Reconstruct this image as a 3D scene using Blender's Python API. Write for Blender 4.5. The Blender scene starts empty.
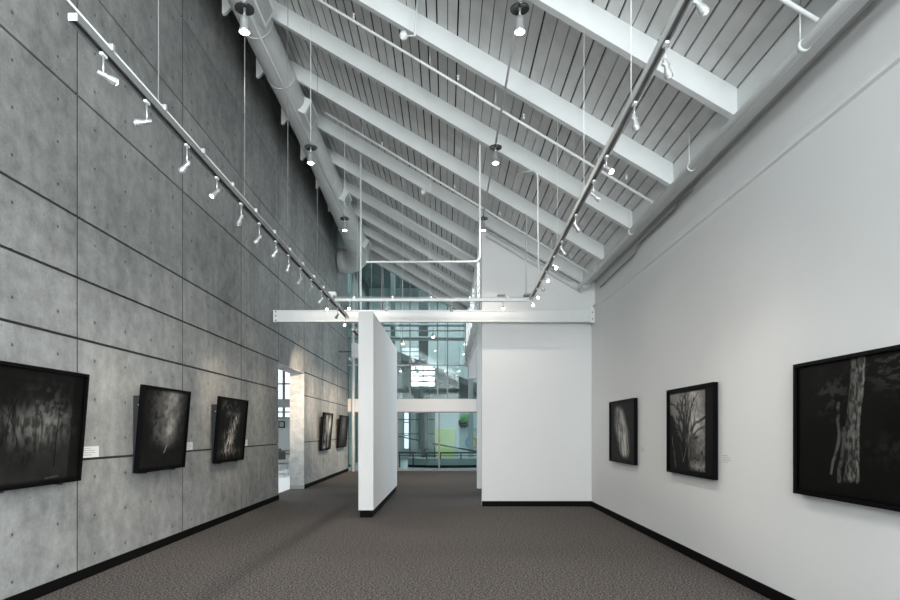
import bpy, bmesh, math, random
import numpy as np
from mathutils import Vector, Matrix

random.seed(7)
S = bpy.context.scene
COL = S.collection
PI = math.pi
EYE = 1.51                      # camera height
XL, XR = -3.70, 2.92            # concrete wall, white wall
PITCH = 0.59                    # roof rise per metre towards the concrete wall
ROOF0 = EYE + 4.77              # underside of the deck above X = 0
YB = 12.2                       # white end wall
YG = 23.0                       # glazed wall at the far end


def roof(x):
    return ROOF0 - PITCH * x


# ------------------------------------------------------------------ camera
cam = bpy.data.cameras.new('camera')
cam.sensor_width = 36.0
cam.lens = 608 / 900 * 36.0
cam.shift_x = 4 / 900
cam.shift_y = 131 / 900
cam.clip_start = 0.05
cam.clip_end = 200
co = bpy.data.objects.new('camera', cam)
COL.objects.link(co)
co.location = (0, 0, EYE)
co.rotation_euler = (PI / 2, 0, 0)
S.camera = co

# ------------------------------------------------------------------ world, light, exposure
w = bpy.data.worlds.new('overcast_sky')
S.world = w
w.use_nodes = True
w.node_tree.nodes['Background'].inputs[0].default_value = (0.86, 0.95, 1.0, 1)
w.node_tree.nodes['Background'].inputs[1].default_value = 0.9
S.view_settings.view_transform = 'Standard'
S.view_settings.look = 'None'
S.view_settings.exposure = 0.89
S.view_settings.gamma = 1.0
S.view_settings.use_curve_mapping = False


def area(name, loc, rot, sx, sy, power, col=(1, 1, 1), spread=PI):
    l = bpy.data.lights.new(name, 'AREA')
    l.shape = 'RECTANGLE'
    l.size, l.size_y = sx, sy
    l.energy = power
    l.color = col
    l.spread = spread
    o = bpy.data.objects.new(name, l)
    COL.objects.link(o)
    o.location = loc
    o.rotation_euler = rot
    return o


# unseen ribbon light behind the camera, added to brighten walls and rafters
area('ribbon_fill', (-0.35, -5.9, 3.72), (PI / 2, 0, 0), 6.0, 0.62, 560, (0.95, 0.985, 1.0))
# unseen side panel before the white wall, added to brighten boards and concrete
area('side_fill', (2.85, -2.6, 1.9), (PI / 2, 0, PI / 2), 4.6, 2.9, 470, (0.93, 0.985, 1.0))
# daylight through the louvres in the upper side wall beyond the end wall
area('louvre_daylight', (0.80, 17.2, 4.95), (PI / 2, 0, PI / 2), 8.6, 1.0, 75, (0.92, 0.985, 1.0))
# small gable window high behind the viewer
area('gable_window_daylight', (-1.95, -5.9, 6.2), (PI / 2, 0, 0), 2.0, 1.8, 75, (0.93, 0.985, 1.0))
# overhead panels added to supply daylight in the side room and the atrium
area('side_room_fill', (-6.2, 19.0, 3.6), (0, 0, 0), 3.4, 8.0, 160, (0.93, 0.98, 1.0))
area('atrium_fill', (-0.5, 28.2, 8.9), (0, 0, 0), 7.0, 9.2, 560, (0.85, 0.97, 1.0))
SPOT_W = 40.0
PEND_W = 95.0


# ------------------------------------------------------------------ materials
def mat(name, col, rough=0.6, metal=0.0, spec=0.5, bump=0.0, scale=40.0, var=0.0, emit=0.0, vscale=2.0):
    m = bpy.data.materials.new(name)
    m.use_nodes = True
    nt = m.node_tree
    b = nt.nodes['Principled BSDF']
    b.inputs['Base Color'].default_value = (*col, 1)
    b.inputs['Roughness'].default_value = rough
    b.inputs['Metallic'].default_value = metal
    b.inputs['Specular IOR Level'].default_value = spec
    tc = nt.nodes.new('ShaderNodeTexCoord')
    if var > 0:
        n = nt.nodes.new('ShaderNodeTexNoise')
        n.inputs['Scale'].default_value = vscale
        n.inputs['Detail'].default_value = 5
        nt.links.new(tc.outputs['Object'], n.inputs['Vector'])
        r = nt.nodes.new('ShaderNodeValToRGB')
        r.color_ramp.elements[0].position = 0.3
        r.color_ramp.elements[1].position = 0.7
        r.color_ramp.elements[0].color = (*[c * (1 - var) for c in col], 1)
        r.color_ramp.elements[1].color = (*[min(1, c * (1 + var)) for c in col], 1)
        nt.links.new(n.outputs['Fac'], r.inputs['Fac'])
        nt.links.new(r.outputs['Color'], b.inputs['Base Color'])
    if bump > 0:
        n = nt.nodes.new('ShaderNodeTexNoise')
        n.inputs['Scale'].default_value = scale
        n.inputs['Detail'].default_value = 3
        nt.links.new(tc.outputs['Object'], n.inputs['Vector'])
        bp = nt.nodes.new('ShaderNodeBump')
        bp.inputs['Strength'].default_value = bump
        bp.inputs['Distance'].default_value = 0.005
        nt.links.new(n.outputs['Fac'], bp.inputs['Height'])
        nt.links.new(bp.outputs['Normal'], b.inputs['Normal'])
    if emit > 0:
        b.inputs['Emission Color'].default_value = (*col, 1)
        b.inputs['Emission Strength'].default_value = emit
    return m


def nd(nt, t, **kw):
    n = nt.nodes.new(t)
    for k, v in kw.items():
        setattr(n, k, v)
    return n


def mth(nt, op, a, b=None, c=None):
    n = nt.nodes.new('ShaderNodeMath')
    n.operation = op
    for i, v in enumerate((a, b, c)):
        if v is None:
            continue
        if hasattr(v, 'links') or hasattr(v, 'is_linked'):
            nt.links.new(v, n.inputs[i])
        else:
            n.inputs[i].default_value = v
    return n.outputs[0]


def concrete_mat(name, base=(0.292, 0.299, 0.294), holes=True):
    m = bpy.data.materials.new(name)
    m.use_nodes = True
    nt = m.node_tree
    b = nt.nodes['Principled BSDF']
    b.inputs['Roughness'].default_value = 0.72
    b.inputs['Specular IOR Level'].default_value = 0.35
    geo = nd(nt, 'ShaderNodeNewGeometry')
    sep = nd(nt, 'ShaderNodeSeparateXYZ')
    nt.links.new(geo.outputs['Position'], sep.inputs[0])
    x, y, z = sep.outputs

    def noise(scale, detail, stretch=(1, 1, 1), rough=0.55):
        mp = nd(nt, 'ShaderNodeMapping')
        mp.inputs['Scale'].default_value = stretch
        nt.links.new(geo.outputs['Position'], mp.inputs['Vector'])
        n = nd(nt, 'ShaderNodeTexNoise')
        n.inputs['Scale'].default_value = scale
        n.inputs['Detail'].default_value = detail
        n.inputs['Roughness'].default_value = rough
        nt.links.new(mp.outputs[0], n.inputs['Vector'])
        return n.outputs['Fac']
    big = noise(0.9, 6, rough=0.62)
    streak = noise(2.2, 5, (1, 2.2, 0.35), 0.6)
    mid = noise(6, 8, rough=0.7)
    fine = noise(60, 4, rough=0.7)
    # every poured panel has a slightly different tone
    py = mth(nt, 'FLOOR', mth(nt, 'DIVIDE', mth(nt, 'ADD', y, -1.22), 2.44))
    pz = mth(nt, 'FLOOR', mth(nt, 'DIVIDE', z, 1.22))
    cx = nd(nt, 'ShaderNodeCombineXYZ')
    nt.links.new(py, cx.inputs[0])
    nt.links.new(pz, cx.inputs[1])
    wn = nd(nt, 'ShaderNodeTexWhiteNoise')
    nt.links.new(cx.outputs[0], wn.inputs['Vector'])
    f = mth(nt, 'MULTIPLY', mth(nt, 'ADD', big, -0.5), 1.2)
    f = mth(nt, 'ADD', f, mth(nt, 'MULTIPLY', mth(nt, 'ADD', streak, -0.5), 0.5))
    f = mth(nt, 'ADD', f, mth(nt, 'MULTIPLY', mth(nt, 'ADD', mid, -0.5), 1.3))
    f = mth(nt, 'ADD', f, mth(nt, 'MULTIPLY', mth(nt, 'ADD', fine, -0.5), 0.5))
    f = mth(nt, 'ADD', f, mth(nt, 'MULTIPLY', mth(nt, 'ADD', wn.outputs['Value'], -0.5), 0.16))
    f = mth(nt, 'ADD', f, 1.0)
    hgt = mth(nt, 'MULTIPLY', fine, 0.25)
    # pores: small dark blow holes
    vo = nd(nt, 'ShaderNodeTexVoronoi')
    vo.inputs['Scale'].default_value = 9
    mp = nd(nt, 'ShaderNodeMapping')
    mp.inputs['Scale'].default_value = (1, 1.6, 0.8)
    nt.links.new(geo.outputs['Position'], mp.inputs['Vector'])
    nt.links.new(mp.outputs[0], vo.inputs['Vector'])
    pore = mth(nt, 'MULTIPLY', mth(nt, 'LESS_THAN', vo.outputs['Distance'], 0.11), mth(nt, 'GREATER_THAN', mid, 0.55))
    f = mth(nt, 'MULTIPLY', f, mth(nt, 'SUBTRACT', 1.0, mth(nt, 'MULTIPLY', pore, 0.42)))
    if holes:
        fy = mth(nt, 'ADD', mth(nt, 'FRACT', mth(nt, 'DIVIDE', mth(nt, 'ADD', y, 0.0), 0.61)), -0.5)
        fz = mth(nt, 'ADD', mth(nt, 'FRACT', mth(nt, 'ADD', mth(nt, 'DIVIDE', mth(nt, 'ADD', z, -0.22), 0.405), 0.5)), -0.5)
        dy = mth(nt, 'MULTIPLY', fy, 0.61)
        dz = mth(nt, 'MULTIPLY', fz, 0.405)
        d = mth(nt, 'SQRT', mth(nt, 'ADD', mth(nt, 'MULTIPLY', dy, dy), mth(nt, 'MULTIPLY', dz, dz)))
        # grout halo round each tie hole varies from hole to hole
        halo = mth(nt, 'MULTIPLY', mth(nt, 'LESS_THAN', d, 0.035), mth(nt, 'GREATER_THAN', big, 0.52))
        hole = mth(nt, 'LESS_THAN', d, 0.015)
        f = mth(nt, 'MULTIPLY', f, mth(nt, 'SUBTRACT', 1.0, mth(nt, 'MULTIPLY', halo, 0.13)))
        f = mth(nt, 'MULTIPLY', f, mth(nt, 'SUBTRACT', 1.0, mth(nt, 'MULTIPLY', hole, 0.68)))
        hgt = mth(nt, 'SUBTRACT', hgt, mth(nt, 'MULTIPLY', hole, 2.0))
    mx = nd(nt, 'ShaderNodeVectorMath', operation='SCALE')
    mx.inputs[0].default_value = base
    nt.links.new(f, mx.inputs['Scale'])
    nt.links.new(mx.outputs[0], b.inputs['Base Color'])
    bp = nd(nt, 'ShaderNodeBump')
    bp.inputs['Strength'].default_value = 0.5
    bp.inputs['Distance'].default_value = 0.006
    nt.links.new(hgt, bp.inputs['Height'])
    nt.links.new(bp.outputs['Normal'], b.inputs['Normal'])
    return m


def carpet_mat():
    m = bpy.data.materials.new('carpet')
    m.use_nodes = True
    nt = m.node_tree
    b = nt.nodes['Principled BSDF']
    b.inputs['Roughness'].default_value = 0.95
    b.inputs['Specular IOR Level'].default_value = 0.15
    geo = nd(nt, 'ShaderNodeNewGeometry')
    n1 = nd(nt, 'ShaderNodeTexNoise')
    n1.inputs['Scale'].default_value = 50
    n1.inputs['Detail'].default_value = 3
    n1.inputs['Roughness'].default_value = 0.7
    nt.links.new(geo.outputs['Position'], n1.inputs['Vector'])
    r = nd(nt, 'ShaderNodeValToRGB')
    e = r.color_ramp.elements
    e[0].position = 0.43
    e[0].color = (0.030, 0.027, 0.026, 1)
    e[1].position = 0.57
    e[1].color = (0.180, 0.163, 0.154, 1)
    k = e.new(0.5)
    k.color = (0.072, 0.066, 0.063, 1)
    nt.links.new(n1.outputs['Fac'], r.inputs['Fac'])
    nt.links.new(r.outputs['Color'], b.inputs['Base Color'])
    bp = nd(nt, 'ShaderNodeBump')
    bp.inputs['Strength'].default_value = 0.6
    bp.inputs['Distance'].default_value = 0.006
    nt.links.new(n1.outputs['Fac'], bp.inputs['Height'])
    nt.links.new(bp.outputs['Normal'], b.inputs['Normal'])
    return m


def glass_mat(name, tint, refl=0.10):
    m = bpy.data.materials.new(name)
    m.use_nodes = True
    nt = m.node_tree
    nt.nodes.clear()
    out = nd(nt, 'ShaderNodeOutputMaterial')
    tr = nd(nt, 'ShaderNodeBsdfTransparent')
    tr.inputs[0].default_value = (*tint, 1)
    gl = nd(nt, 'ShaderNodeBsdfGlossy')
    gl.inputs['Roughness'].default_value = 0.01
    gl.inputs[0].default_value = (0.9, 1.0, 1.0, 1)
    fr = nd(nt, 'ShaderNodeFresnel')
    fr.inputs[0].default_value = 1.5
    f = mth(nt, 'ADD', fr.outputs[0], refl)
    mx = nd(nt, 'ShaderNodeMixShader')
    nt.links.new(f, mx.inputs[0])
    nt.links.new(tr.outputs[0], mx.inputs[1])
    nt.links.new(gl.outputs[0], mx.inputs[2])
    nt.links.new(mx.outputs[0], out.inputs[0])
    return m


def print_mat():
    m = bpy.data.materials.new('photographic_print')
    m.use_nodes = True
    nt = m.node_tree
    b = nt.nodes['Principled BSDF']
    a = nd(nt, 'ShaderNodeAttribute')
    a.attribute_name = 'tone'
    nt.links.new(a.outputs['Color'], b.inputs['Base Color'])
    b.inputs['Roughness'].default_value = 0.45
    b.inputs['Specular IOR Level'].default_value = 0.03
    return m


M = {
    'white_wall': mat('white_wall_paint', (0.75, 0.76, 0.76), 0.75, spec=0.3, bump=0.06, scale=90, var=0.012, vscale=1.2),
    'white_steel': mat('white_painted_steel', (0.78, 0.81, 0.81), 0.45, bump=0.03, scale=25, var=0.02, vscale=5),
    'white_timber': mat('white_painted_timber', (0.70, 0.73, 0.73), 0.6, bump=0.12, scale=14, var=0.03, vscale=3),
    'deck': mat('grey_painted_deck_boards', (0.68, 0.695, 0.69), 0.6, bump=0.12, scale=18, var=0.08, vscale=4),
    'deck_back': mat('dark_roof_void', (0.01, 0.01, 0.01), 0.95),
    'concrete': concrete_mat('board_marked_concrete'),
    'joint': mat('dark_reveal_joint', (0.04, 0.04, 0.04), 0.9, bump=0.1),
    'jamb': concrete_mat('pale_concrete', (0.58, 0.59, 0.58), holes=False),
    'carpet': carpet_mat(),
    'black_base': mat('black_rubber_base', (0.005, 0.005, 0.005), 0.6, spec=0.05, bump=0.03),
    'black_frame': mat('black_lacquered_wood', (0.004, 0.004, 0.005), 0.5, spec=0.03, bump=0.02, scale=60),
    'shade_back': mat('shadow_dark_backing', (0.022, 0.024, 0.024), 0.7, bump=0.03),
    'print': print_mat(),
    'duct': mat('grey_painted_duct', (0.60, 0.62, 0.62), 0.45, bump=0.05, scale=6, var=0.04, vscale=3),
    'grille': mat('grey_grille', (0.24, 0.25, 0.25), 0.5, bump=0.05),
    'track': mat('grey_anodised_track', (0.22, 0.23, 0.23), 0.4, metal=0.2, bump=0.02),
    'track_dark': mat('dark_track_slot', (0.11, 0.11, 0.112), 0.5, bump=0.02),
    'silver': mat('brushed_silver', (0.62, 0.64, 0.65), 0.3, metal=0.75, bump=0.02),
    'canopy': mat('dark_chrome_canopy', (0.10, 0.105, 0.11), 0.25, metal=0.8, bump=0.01),
    'lens_warm': mat('glowing_warm_lens', (1.0, 0.74, 0.48), emit=4.0),
    'lens_white': mat('glowing_white_lens', (1.0, 0.95, 0.88), emit=14.0),
    'lens_dim': mat('unlit_lens', (0.7, 0.72, 0.74), 0.15, spec=0.8, bump=0.01),
    'label': mat('white_card', (0.80, 0.81, 0.80), 0.6, bump=0.01),
    'ink': mat('grey_ink', (0.30, 0.30, 0.30), 0.7, bump=0.01),
    'glass': glass_mat('teal_tinted_glass', (0.80, 0.895, 0.90), 0.0),
    'glass_upper': glass_mat('teal_reflective_glass', (0.74, 0.81, 0.81), 0.06),
    'bronze': mat('bronze_mullion', (0.26, 0.23, 0.23), 0.4, metal=0.5, bump=0.02),
    'band': mat('warm_white_panel', (0.78, 0.76, 0.75), 0.5, bump=0.02),
    'atrium_wall': mat('pale_atrium_wall', (0.62, 0.66, 0.66), 0.7, bump=0.04, var=0.05, vscale=0.8),
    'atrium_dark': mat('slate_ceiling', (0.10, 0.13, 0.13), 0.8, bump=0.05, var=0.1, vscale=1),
    'atrium_floor': mat('polished_grey_floor', (0.46, 0.50, 0.50), 0.3, bump=0.01, var=0.05),
    'column': mat('grey_column', (0.10, 0.105, 0.105), 0.6, bump=0.03, var=0.04),
    'lightcol': mat('light_grey_column', (0.38, 0.40, 0.41), 0.6, bump=0.03),
    'lime': mat('lime_panel', (0.62, 0.72, 0.28), 0.5, bump=0.01, var=0.05),
    'green': mat('leaf_green_paint', (0.20, 0.42, 0.14), 0.5, bump=0.05, var=0.3, vscale=12),
    'ink_black': mat('black_paint', (0.01, 0.012, 0.02), 0.5, bump=0.02),
    'orange': mat('amber_paint', (0.85, 0.50, 0.08), 0.5, bump=0.01),
    'blue': mat('sky_blue_paint', (0.20, 0.42, 0.70), 0.5, bump=0.01),
    'bench_grey': mat('grey_bench_laminate', (0.30, 0.32, 0.32), 0.45, bump=0.02, var=0.04),
    'black_metal': mat('black_metal', (0.012, 0.012, 0.014), 0.4, metal=0.3, bump=0.01),
    'tile': mat('pale_floor_tile', (0.70, 0.73, 0.74), 0.35, bump=0.02, var=0.03),
    'wood_dark': mat('dark_table_top', (0.04, 0.038, 0.036), 0.35, bump=0.02, var=0.2),
}


# ------------------------------------------------------------------ geometry helpers
def BM():
    return bmesh.new()


def box(bm, x0, x1, y0, y1, z0, z1, mi=0):
    r = bmesh.ops.create_cube(bm, size=1.0)
    vs = r['verts']
    bmesh.ops.scale(bm, vec=(x1 - x0, y1 - y0, z1 - z0), verts=vs)
    bmesh.ops.translate(bm, vec=((x0 + x1) / 2, (y0 + y1) / 2, (z0 + z1) / 2), verts=vs)
    if mi:
        for f in {f for v in vs for f in v.link_faces}:
            f.material_index = mi
    return vs


def prism(bm, poly, axis, a0, a1, mi=0):
    """poly: 2D points; axis 'x' -> (y,z), 'y' -> (x,z), 'z' -> (x,y)"""
    def P(p, a):
        return {'x': (a, p[0], p[1]), 'y': (p[0], a, p[1]), 'z': (p[0], p[1], a)}[axis]
    v0 = [bm.verts.new(P(p, a0)) for p in poly]
    v1 = [bm.verts.new(P(p, a1)) for p in poly]
    fs = [bm.faces.new(v0), bm.faces.new(list(reversed(v1)))]
    n = len(poly)
    for i in range(n):
        fs.append(bm.faces.new((v0[i], v1[i], v1[(i + 1) % n], v0[(i + 1) % n])))
    bmesh.ops.recalc_face_normals(bm, faces=fs)
    for f in fs:
        f.material_index = mi
    return v0 + v1


def tube(bm, pts, rad, seg=10, caps=True):
    pts = [Vector(p) for p in pts]
    n = len(pts)
    rads = rad if isinstance(rad, (list, tuple)) else [rad] * n
    T = []
    for i in range(n):
        a = pts[max(i - 1, 0)]
        b = pts[min(i + 1, n - 1)]
        T.append((b - a).normalized())
    up = Vector((0, 0, 1)) if abs(T[0].z) < 0.95 else Vector((1, 0, 0))
    nrm = T[0].cross(up).normalized()
    rings = []
    for i in range(n):
        if i:
            nrm = (nrm - T[i] * nrm.dot(T[i]))
            nrm.normalize()
        bi = T[i].cross(nrm)
        rings.append([bm.verts.new(pts[i] + (nrm * math.cos(2 * PI * k / seg) + bi * math.sin(2 * PI * k / seg)) * rads[i])
                      for k in range(seg)])
    fs = []
    for i in range(n - 1):
        for k in range(seg):
            fs.append(bm.faces.new((rings[i][k], rings[i][(k + 1) % seg], rings[i + 1][(k + 1) % seg], rings[i + 1][k])))
    for f in fs:
        f.smooth = True
    if caps:
        fs.append(bm.faces.new(rings[0]))
        fs.append(bm.faces.new(rings[-1]))
    bmesh.ops.recalc_face_normals(bm, faces=fs)


def round_path(pts, r, n=5):
    """rounds the inner corners of a polyline"""
    pts = [Vector(p) for p in pts]
    out = [pts[0]]
    for i in range(1, len(pts) - 1):
        a, b, c = pts[i - 1], pts[i], pts[i + 1]
        ra = min(r, (a - b).length * 0.45, (c - b).length * 0.45)
        p0 = b + (a - b).normalized() * ra
        p1 = b + (c - b).normalized() * ra
        for k in range(n + 1):
            t = k / n
            out.append(p0 * (1 - t) ** 2 + b * 2 * t * (1 - t) + p1 * t * t)
    out.append(pts[-1])
    return out


def lathe(bm, prof, seg=20, mat4=None, mi=0):
    """prof: (radius, height) list turned about local Z"""
    rings = []
    allv = []
    for r, h in prof:
        if r < 1e-5:
            v = [bm.verts.new((0, 0, h))]
        else:
            v = [bm.verts.new((r * math.cos(2 * PI * k / seg), r * math.sin(2 * PI * k / seg), h)) for k in range(seg)]
        rings.append(v)
        allv += v
    fs = []
    for a, b in zip(rings[:-1], rings[1:]):
        for k in range(seg):
            k2 = (k + 1) % seg
            if len(a) == 1 and len(b) == 1:
                continue
            if len(a) == 1:
                fs.append(bm.faces.new((a[0], b[k], b[k2])))
            elif len(b) == 1:
                fs.append(bm.faces.new((a[k], b[0], a[k2])))
            else:
                fs.append(bm.faces.new((a[k], b[k], b[k2], a[k2])))
    for f in fs:
        f.smooth = True
        f.material_index = mi
    bmesh.ops.recalc_face_normals(bm, faces=fs)
    if mat4 is not None:
        bmesh.ops.transform(bm, matrix=mat4, verts=allv)
    return allv


def obj(name, bm, ms, parent=None, bevel=0.0):
    me = bpy.data.meshes.new(name)
    bm.to_mesh(me)
    bm.free()
    for m in (ms if isinstance(ms, (list, tuple)) else [ms]):
        me.materials.append(M[m] if isinstance(m, str) else m)
    o = bpy.data.objects.new(name, me)
    COL.objects.link(o)
    if parent is not None:
        o.parent = parent
    if bevel > 0:
        b = o.modifiers.new('bevel', 'BEVEL')
        b.width = bevel
        b.segments = 2
        b.limit_method = 'ANGLE'
    return o


def empty(name, loc=(0, 0, 0)):
    o = bpy.data.objects.new(name, None)
    o.empty_display_size = 0.1
    COL.objects.link(o)
    o.location = loc
    return o


def tag(o, label, cat, group=None, kind=None):
    o['label'] = label
    o['category'] = cat
    if group:
        o['group'] = group
    if kind:
        o['kind'] = kind
    return o


def struct(name, bm, m, label, cat, parent=None, bevel=0.0):
    o = obj(name, bm, m, parent, bevel)
    o['kind'] = 'structure'
    if parent is None:
        o['label'] = label
        o['category'] = cat
    return o


ORD = ['first', 'second', 'third', 'fourth', 'fifth', 'sixth', 'seventh', 'eighth', 'ninth', 'tenth', 'eleventh',
       'twelfth', 'thirteenth', 'fourteenth', 'fifteenth', 'sixteenth']

# ------------------------------------------------------------------ floor
bm = BM()
box(bm, XL - 0.37, 3.3, -6.0, YG + 0.02, -0.12, 0.0)
struct('floor', bm, 'carpet', 'dark speckled grey-brown carpet across the whole gallery', 'floor')

# ------------------------------------------------------------------ concrete wall
JY = [-6.1, -3.66, -1.22, 1.22, 3.66, 6.10, 8.54, 10.98, 13.42, 15.86, 18.30, 20.74, YG - 0.02]
JZ = [0.0, 1.22, 2.44, 3.05, 3.66, 4.88, 6.10, 7.32, 8.54, 9.6]
bm = BM()
DO0, DO1, DOZ = 13.42, 15.86, 3.02
for i in range(len(JY) - 1):
    for j in range(len(JZ) - 1):
        y0, y1, z0, z1 = JY[i], JY[i + 1], JZ[j], JZ[j + 1]
        if i == 8 and z1 <= 3.06:
            continue
        g, h = 0.008, 0.013
        zz0 = z0 + (h if j else 0)
        if i == 8 and abs(z0 - 3.05) < 0.01:
            zz0 = DOZ
        vs = box(bm, XL - 0.030, XL, y0 + g, y1 - g, zz0, z1 - h, 0)
        for f in {f for v in vs for f in v.link_faces}:
            if abs(f.calc_center_median().y - (y0 + y1) / 2) > 0.1:
                f.material_index = 1
box(bm, XL - 0.36, XL - 0.029, -6.1, DO0 - 0.006, 0, 9.6, 1)
box(bm, XL - 0.36, XL - 0.029, DO1 + 0.006, YG - 0.02, 0, 9.6, 1)
box(bm, XL - 0.36, XL - 0.029, DO0 - 0.006, DO1 + 0.006, DOZ, 9.6, 1)
struct('wall_left', bm, ['concrete', 'joint'], 'tall poured concrete wall with panel joints and tie holes', 'wall')

bm = BM()   # faces of the opening: pale concrete reveal
box(bm, XL - 0.37, XL - 0.001, DO1 - 0.012, DO1 + 0.006, 0.10, DOZ)
box(bm, XL - 0.37, XL - 0.001, DO0 - 0.006, DO0 + 0.008, 0.10, DOZ)
box(bm, XL - 0.37, XL - 0.001, DO0, DO1, DOZ - 0.012, DOZ + 0.002)
o = struct('trim_1', bm, 'jamb', 'pale plastered reveal lining the opening in the concrete wall', 'door reveal')
bm = BM()
box(bm, XL - 0.37, XL + 0.004, DO1 - 0.022, DO1 + 0.006, 0.0, 0.10)
struct('trim_2', bm, 'lightcol', 'grey skirting at foot of the opening reveal', 'skirting')

# ------------------------------------------------------------------ right wall
bm = BM()
prism(bm, [(XR, 0), (XR + 0.35, 0), (XR + 0.35, EYE + 3.4), (XR + 0.07, EYE + 3.4), (XR + 0.07, 4.03), (XR + 0.03, 4.03), (XR, 3.945)],
      'y', -6.0, YB)
struct('wall_right', bm, 'white_wall', 'long plain white wall on the right with shallow ledge near roof', 'wall')

bm = BM()
prism(bm, [(XR - 0.022, 3.90), (XR - 0.022, 3.925), (XR - 0.001, 3.94), (XR - 0.001, 3.885)], 'y', -6.0, YB)  # bead added to throw a shadow line under the ledge
struct('trim_5', bm, 'white_wall', 'thin white bead added to cast a shadow line along the right wall ledge', 'wall bead')

# ------------------------------------------------------------------ end wall
bm = BM()
XE = 0.72
prism(bm, [(XE, 0), (XR + 0.3, 0), (XR + 0.3, roof(XR + 0.3) + 0.02), (XE, roof(XE) + 0.02)], 'y', YB, YB + 0.13)
struct('wall_back', bm, 'white_wall', 'plain white end wall under the sloping roof', 'wall')

bm = BM()   # upper side wall running back from the end wall, windows in it
for z0, z1 in ((3.9, 4.5), (5.3, 6.2)):
    box(bm, XE + 0.03, XE + 0.12, YB + 0.13, YG - 0.3, z0, min(z1, roof(XE + .1)))
for k in range(9):
    yy = YB + 0.3 + k * 1.25
    box(bm, XE - 0.02, XE + 0.14, yy, yy + 0.16, 3.9, roof(XE + 0.12) - 0.02)
side_wall = struct('wall_side', bm, 'white_timber', 'white framed upper side wall running back behind the end wall', 'wall')
bm = BM()
for z in (4.6, 4.74, 4.88, 5.02, 5.16):
    box(bm, XE + 0.02, XE + 0.10, YB + 0.13, YG - 0.3, z, z + 0.045)
obj('louvre_slats', bm, 'white_steel', side_wall)['kind'] = 'structure'

bm = BM()
box(bm, 0.76, 2.2, 14.9, 15.05, 0.10, 6.0)
struct('wall_rear_return', bm, 'white_wall', 'narrow white wall edge just behind the end wall', 'wall')
bm = BM()
box(bm, 0.84, 2.2, YG - 0.5, YG - 0.1, 3.47, 5.9)
struct('wall_bulkhead', bm, 'white_wall', 'white bulkhead beside the far glazing', 'wall')

# ------------------------------------------------------------------ free-standing partition
bm = BM()
prism(bm, [(-1.525, 10.58), (-1.265, 10.58), (-1.24, 15.4), (-1.50, 15.4)], 'z', 0.13, 3.585)
pt = empty('partition_wall', (0, 0, 0))
tag(pt, 'tall free-standing white partition in the middle of the gallery', 'partition')
obj('panel', bm, 'white_wall', pt, 0.003)
bm = BM()
prism(bm, [(-1.50, 10.62), (-1.285, 10.62), (-1.26, 15.36), (-1.475, 15.36)], 'z', 0.0, 0.13)
obj('plinth', bm, 'black_base', pt)

# ------------------------------------------------------------------ skirtings
bm = BM()
box(bm, XL, XL + 0.018, -6, DO0 - 0.004, 0, 0.105)
struct('baseboard_left', bm, 'black_base', 'black skirting along the near part of the concrete wall', 'skirting', bevel=0.003)
bm = BM()
box(bm, XL, XL + 0.018, DO1, YG - 0.04, 0, 0.105)
struct('baseboard_left_far', bm, 'black_base', 'black skirting along the concrete wall beyond the opening', 'skirting', bevel=0.003)
bm = BM()
box(bm, XR - 0.018, XR, -6, YB, 0, 0.105)
struct('baseboard_right', bm, 'black_base', 'black skirting along the white right wall', 'skirting', bevel=0.003)
bm = BM()
box(bm, XE, XR - 0.018, YB - 0.018, YB, 0, 0.105)
struct('baseboard_back', bm, 'black_base', 'black skirting along the white end wall', 'skirting', bevel=0.003)

# ------------------------------------------------------------------ roof deck: boards with open joints on a dark void
XT = -3.27
bm = BM()
bw = 0.122
nb = int((XR + 0.1 - XT) / bw) + 1
r2 = random.Random(3)
for k in range(nb):
    x0 = XT + k * bw
    x1 = x0 + bw - (0.018 if r2.random() < 0.7 else 0.009)
    if k == nb - 1:
        x1 = x0 + bw
    x1 = min(x1, XR + 0.1)
    prism(bm, [(x0, roof(x0)), (x1, roof(x1)), (x1, roof(x1) + 0.03), (x0, roof(x0) + 0.03)], 'y', -6.0, YG, 0)
prism(bm, [(XT, roof(XT) + 0.03), (XR + 0.35, roof(XR + 0.35) + 0.03), (XR + 0.35, roof(XR + 0.35) + 0.1), (XT, roof(XT) + 0.1)],
      'y', -6.05, YG, 1)
struct('ceiling', bm, ['deck', 'deck_back'], 'sloping roof deck of grey boards with dark joints', 'ceiling')
bm = BM()
box(bm, XL - 0.36, XT + 0.05, -6.1, YG, 9.5, 9.6)
box(bm, XT, XT + 0.05, -6.1, YG, roof(XT) + 0.02, 9.5)
struct('ceiling_slot', bm, 'atrium_dark', 'dark slot between roof edge and the concrete wall', 'ceiling')

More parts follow.
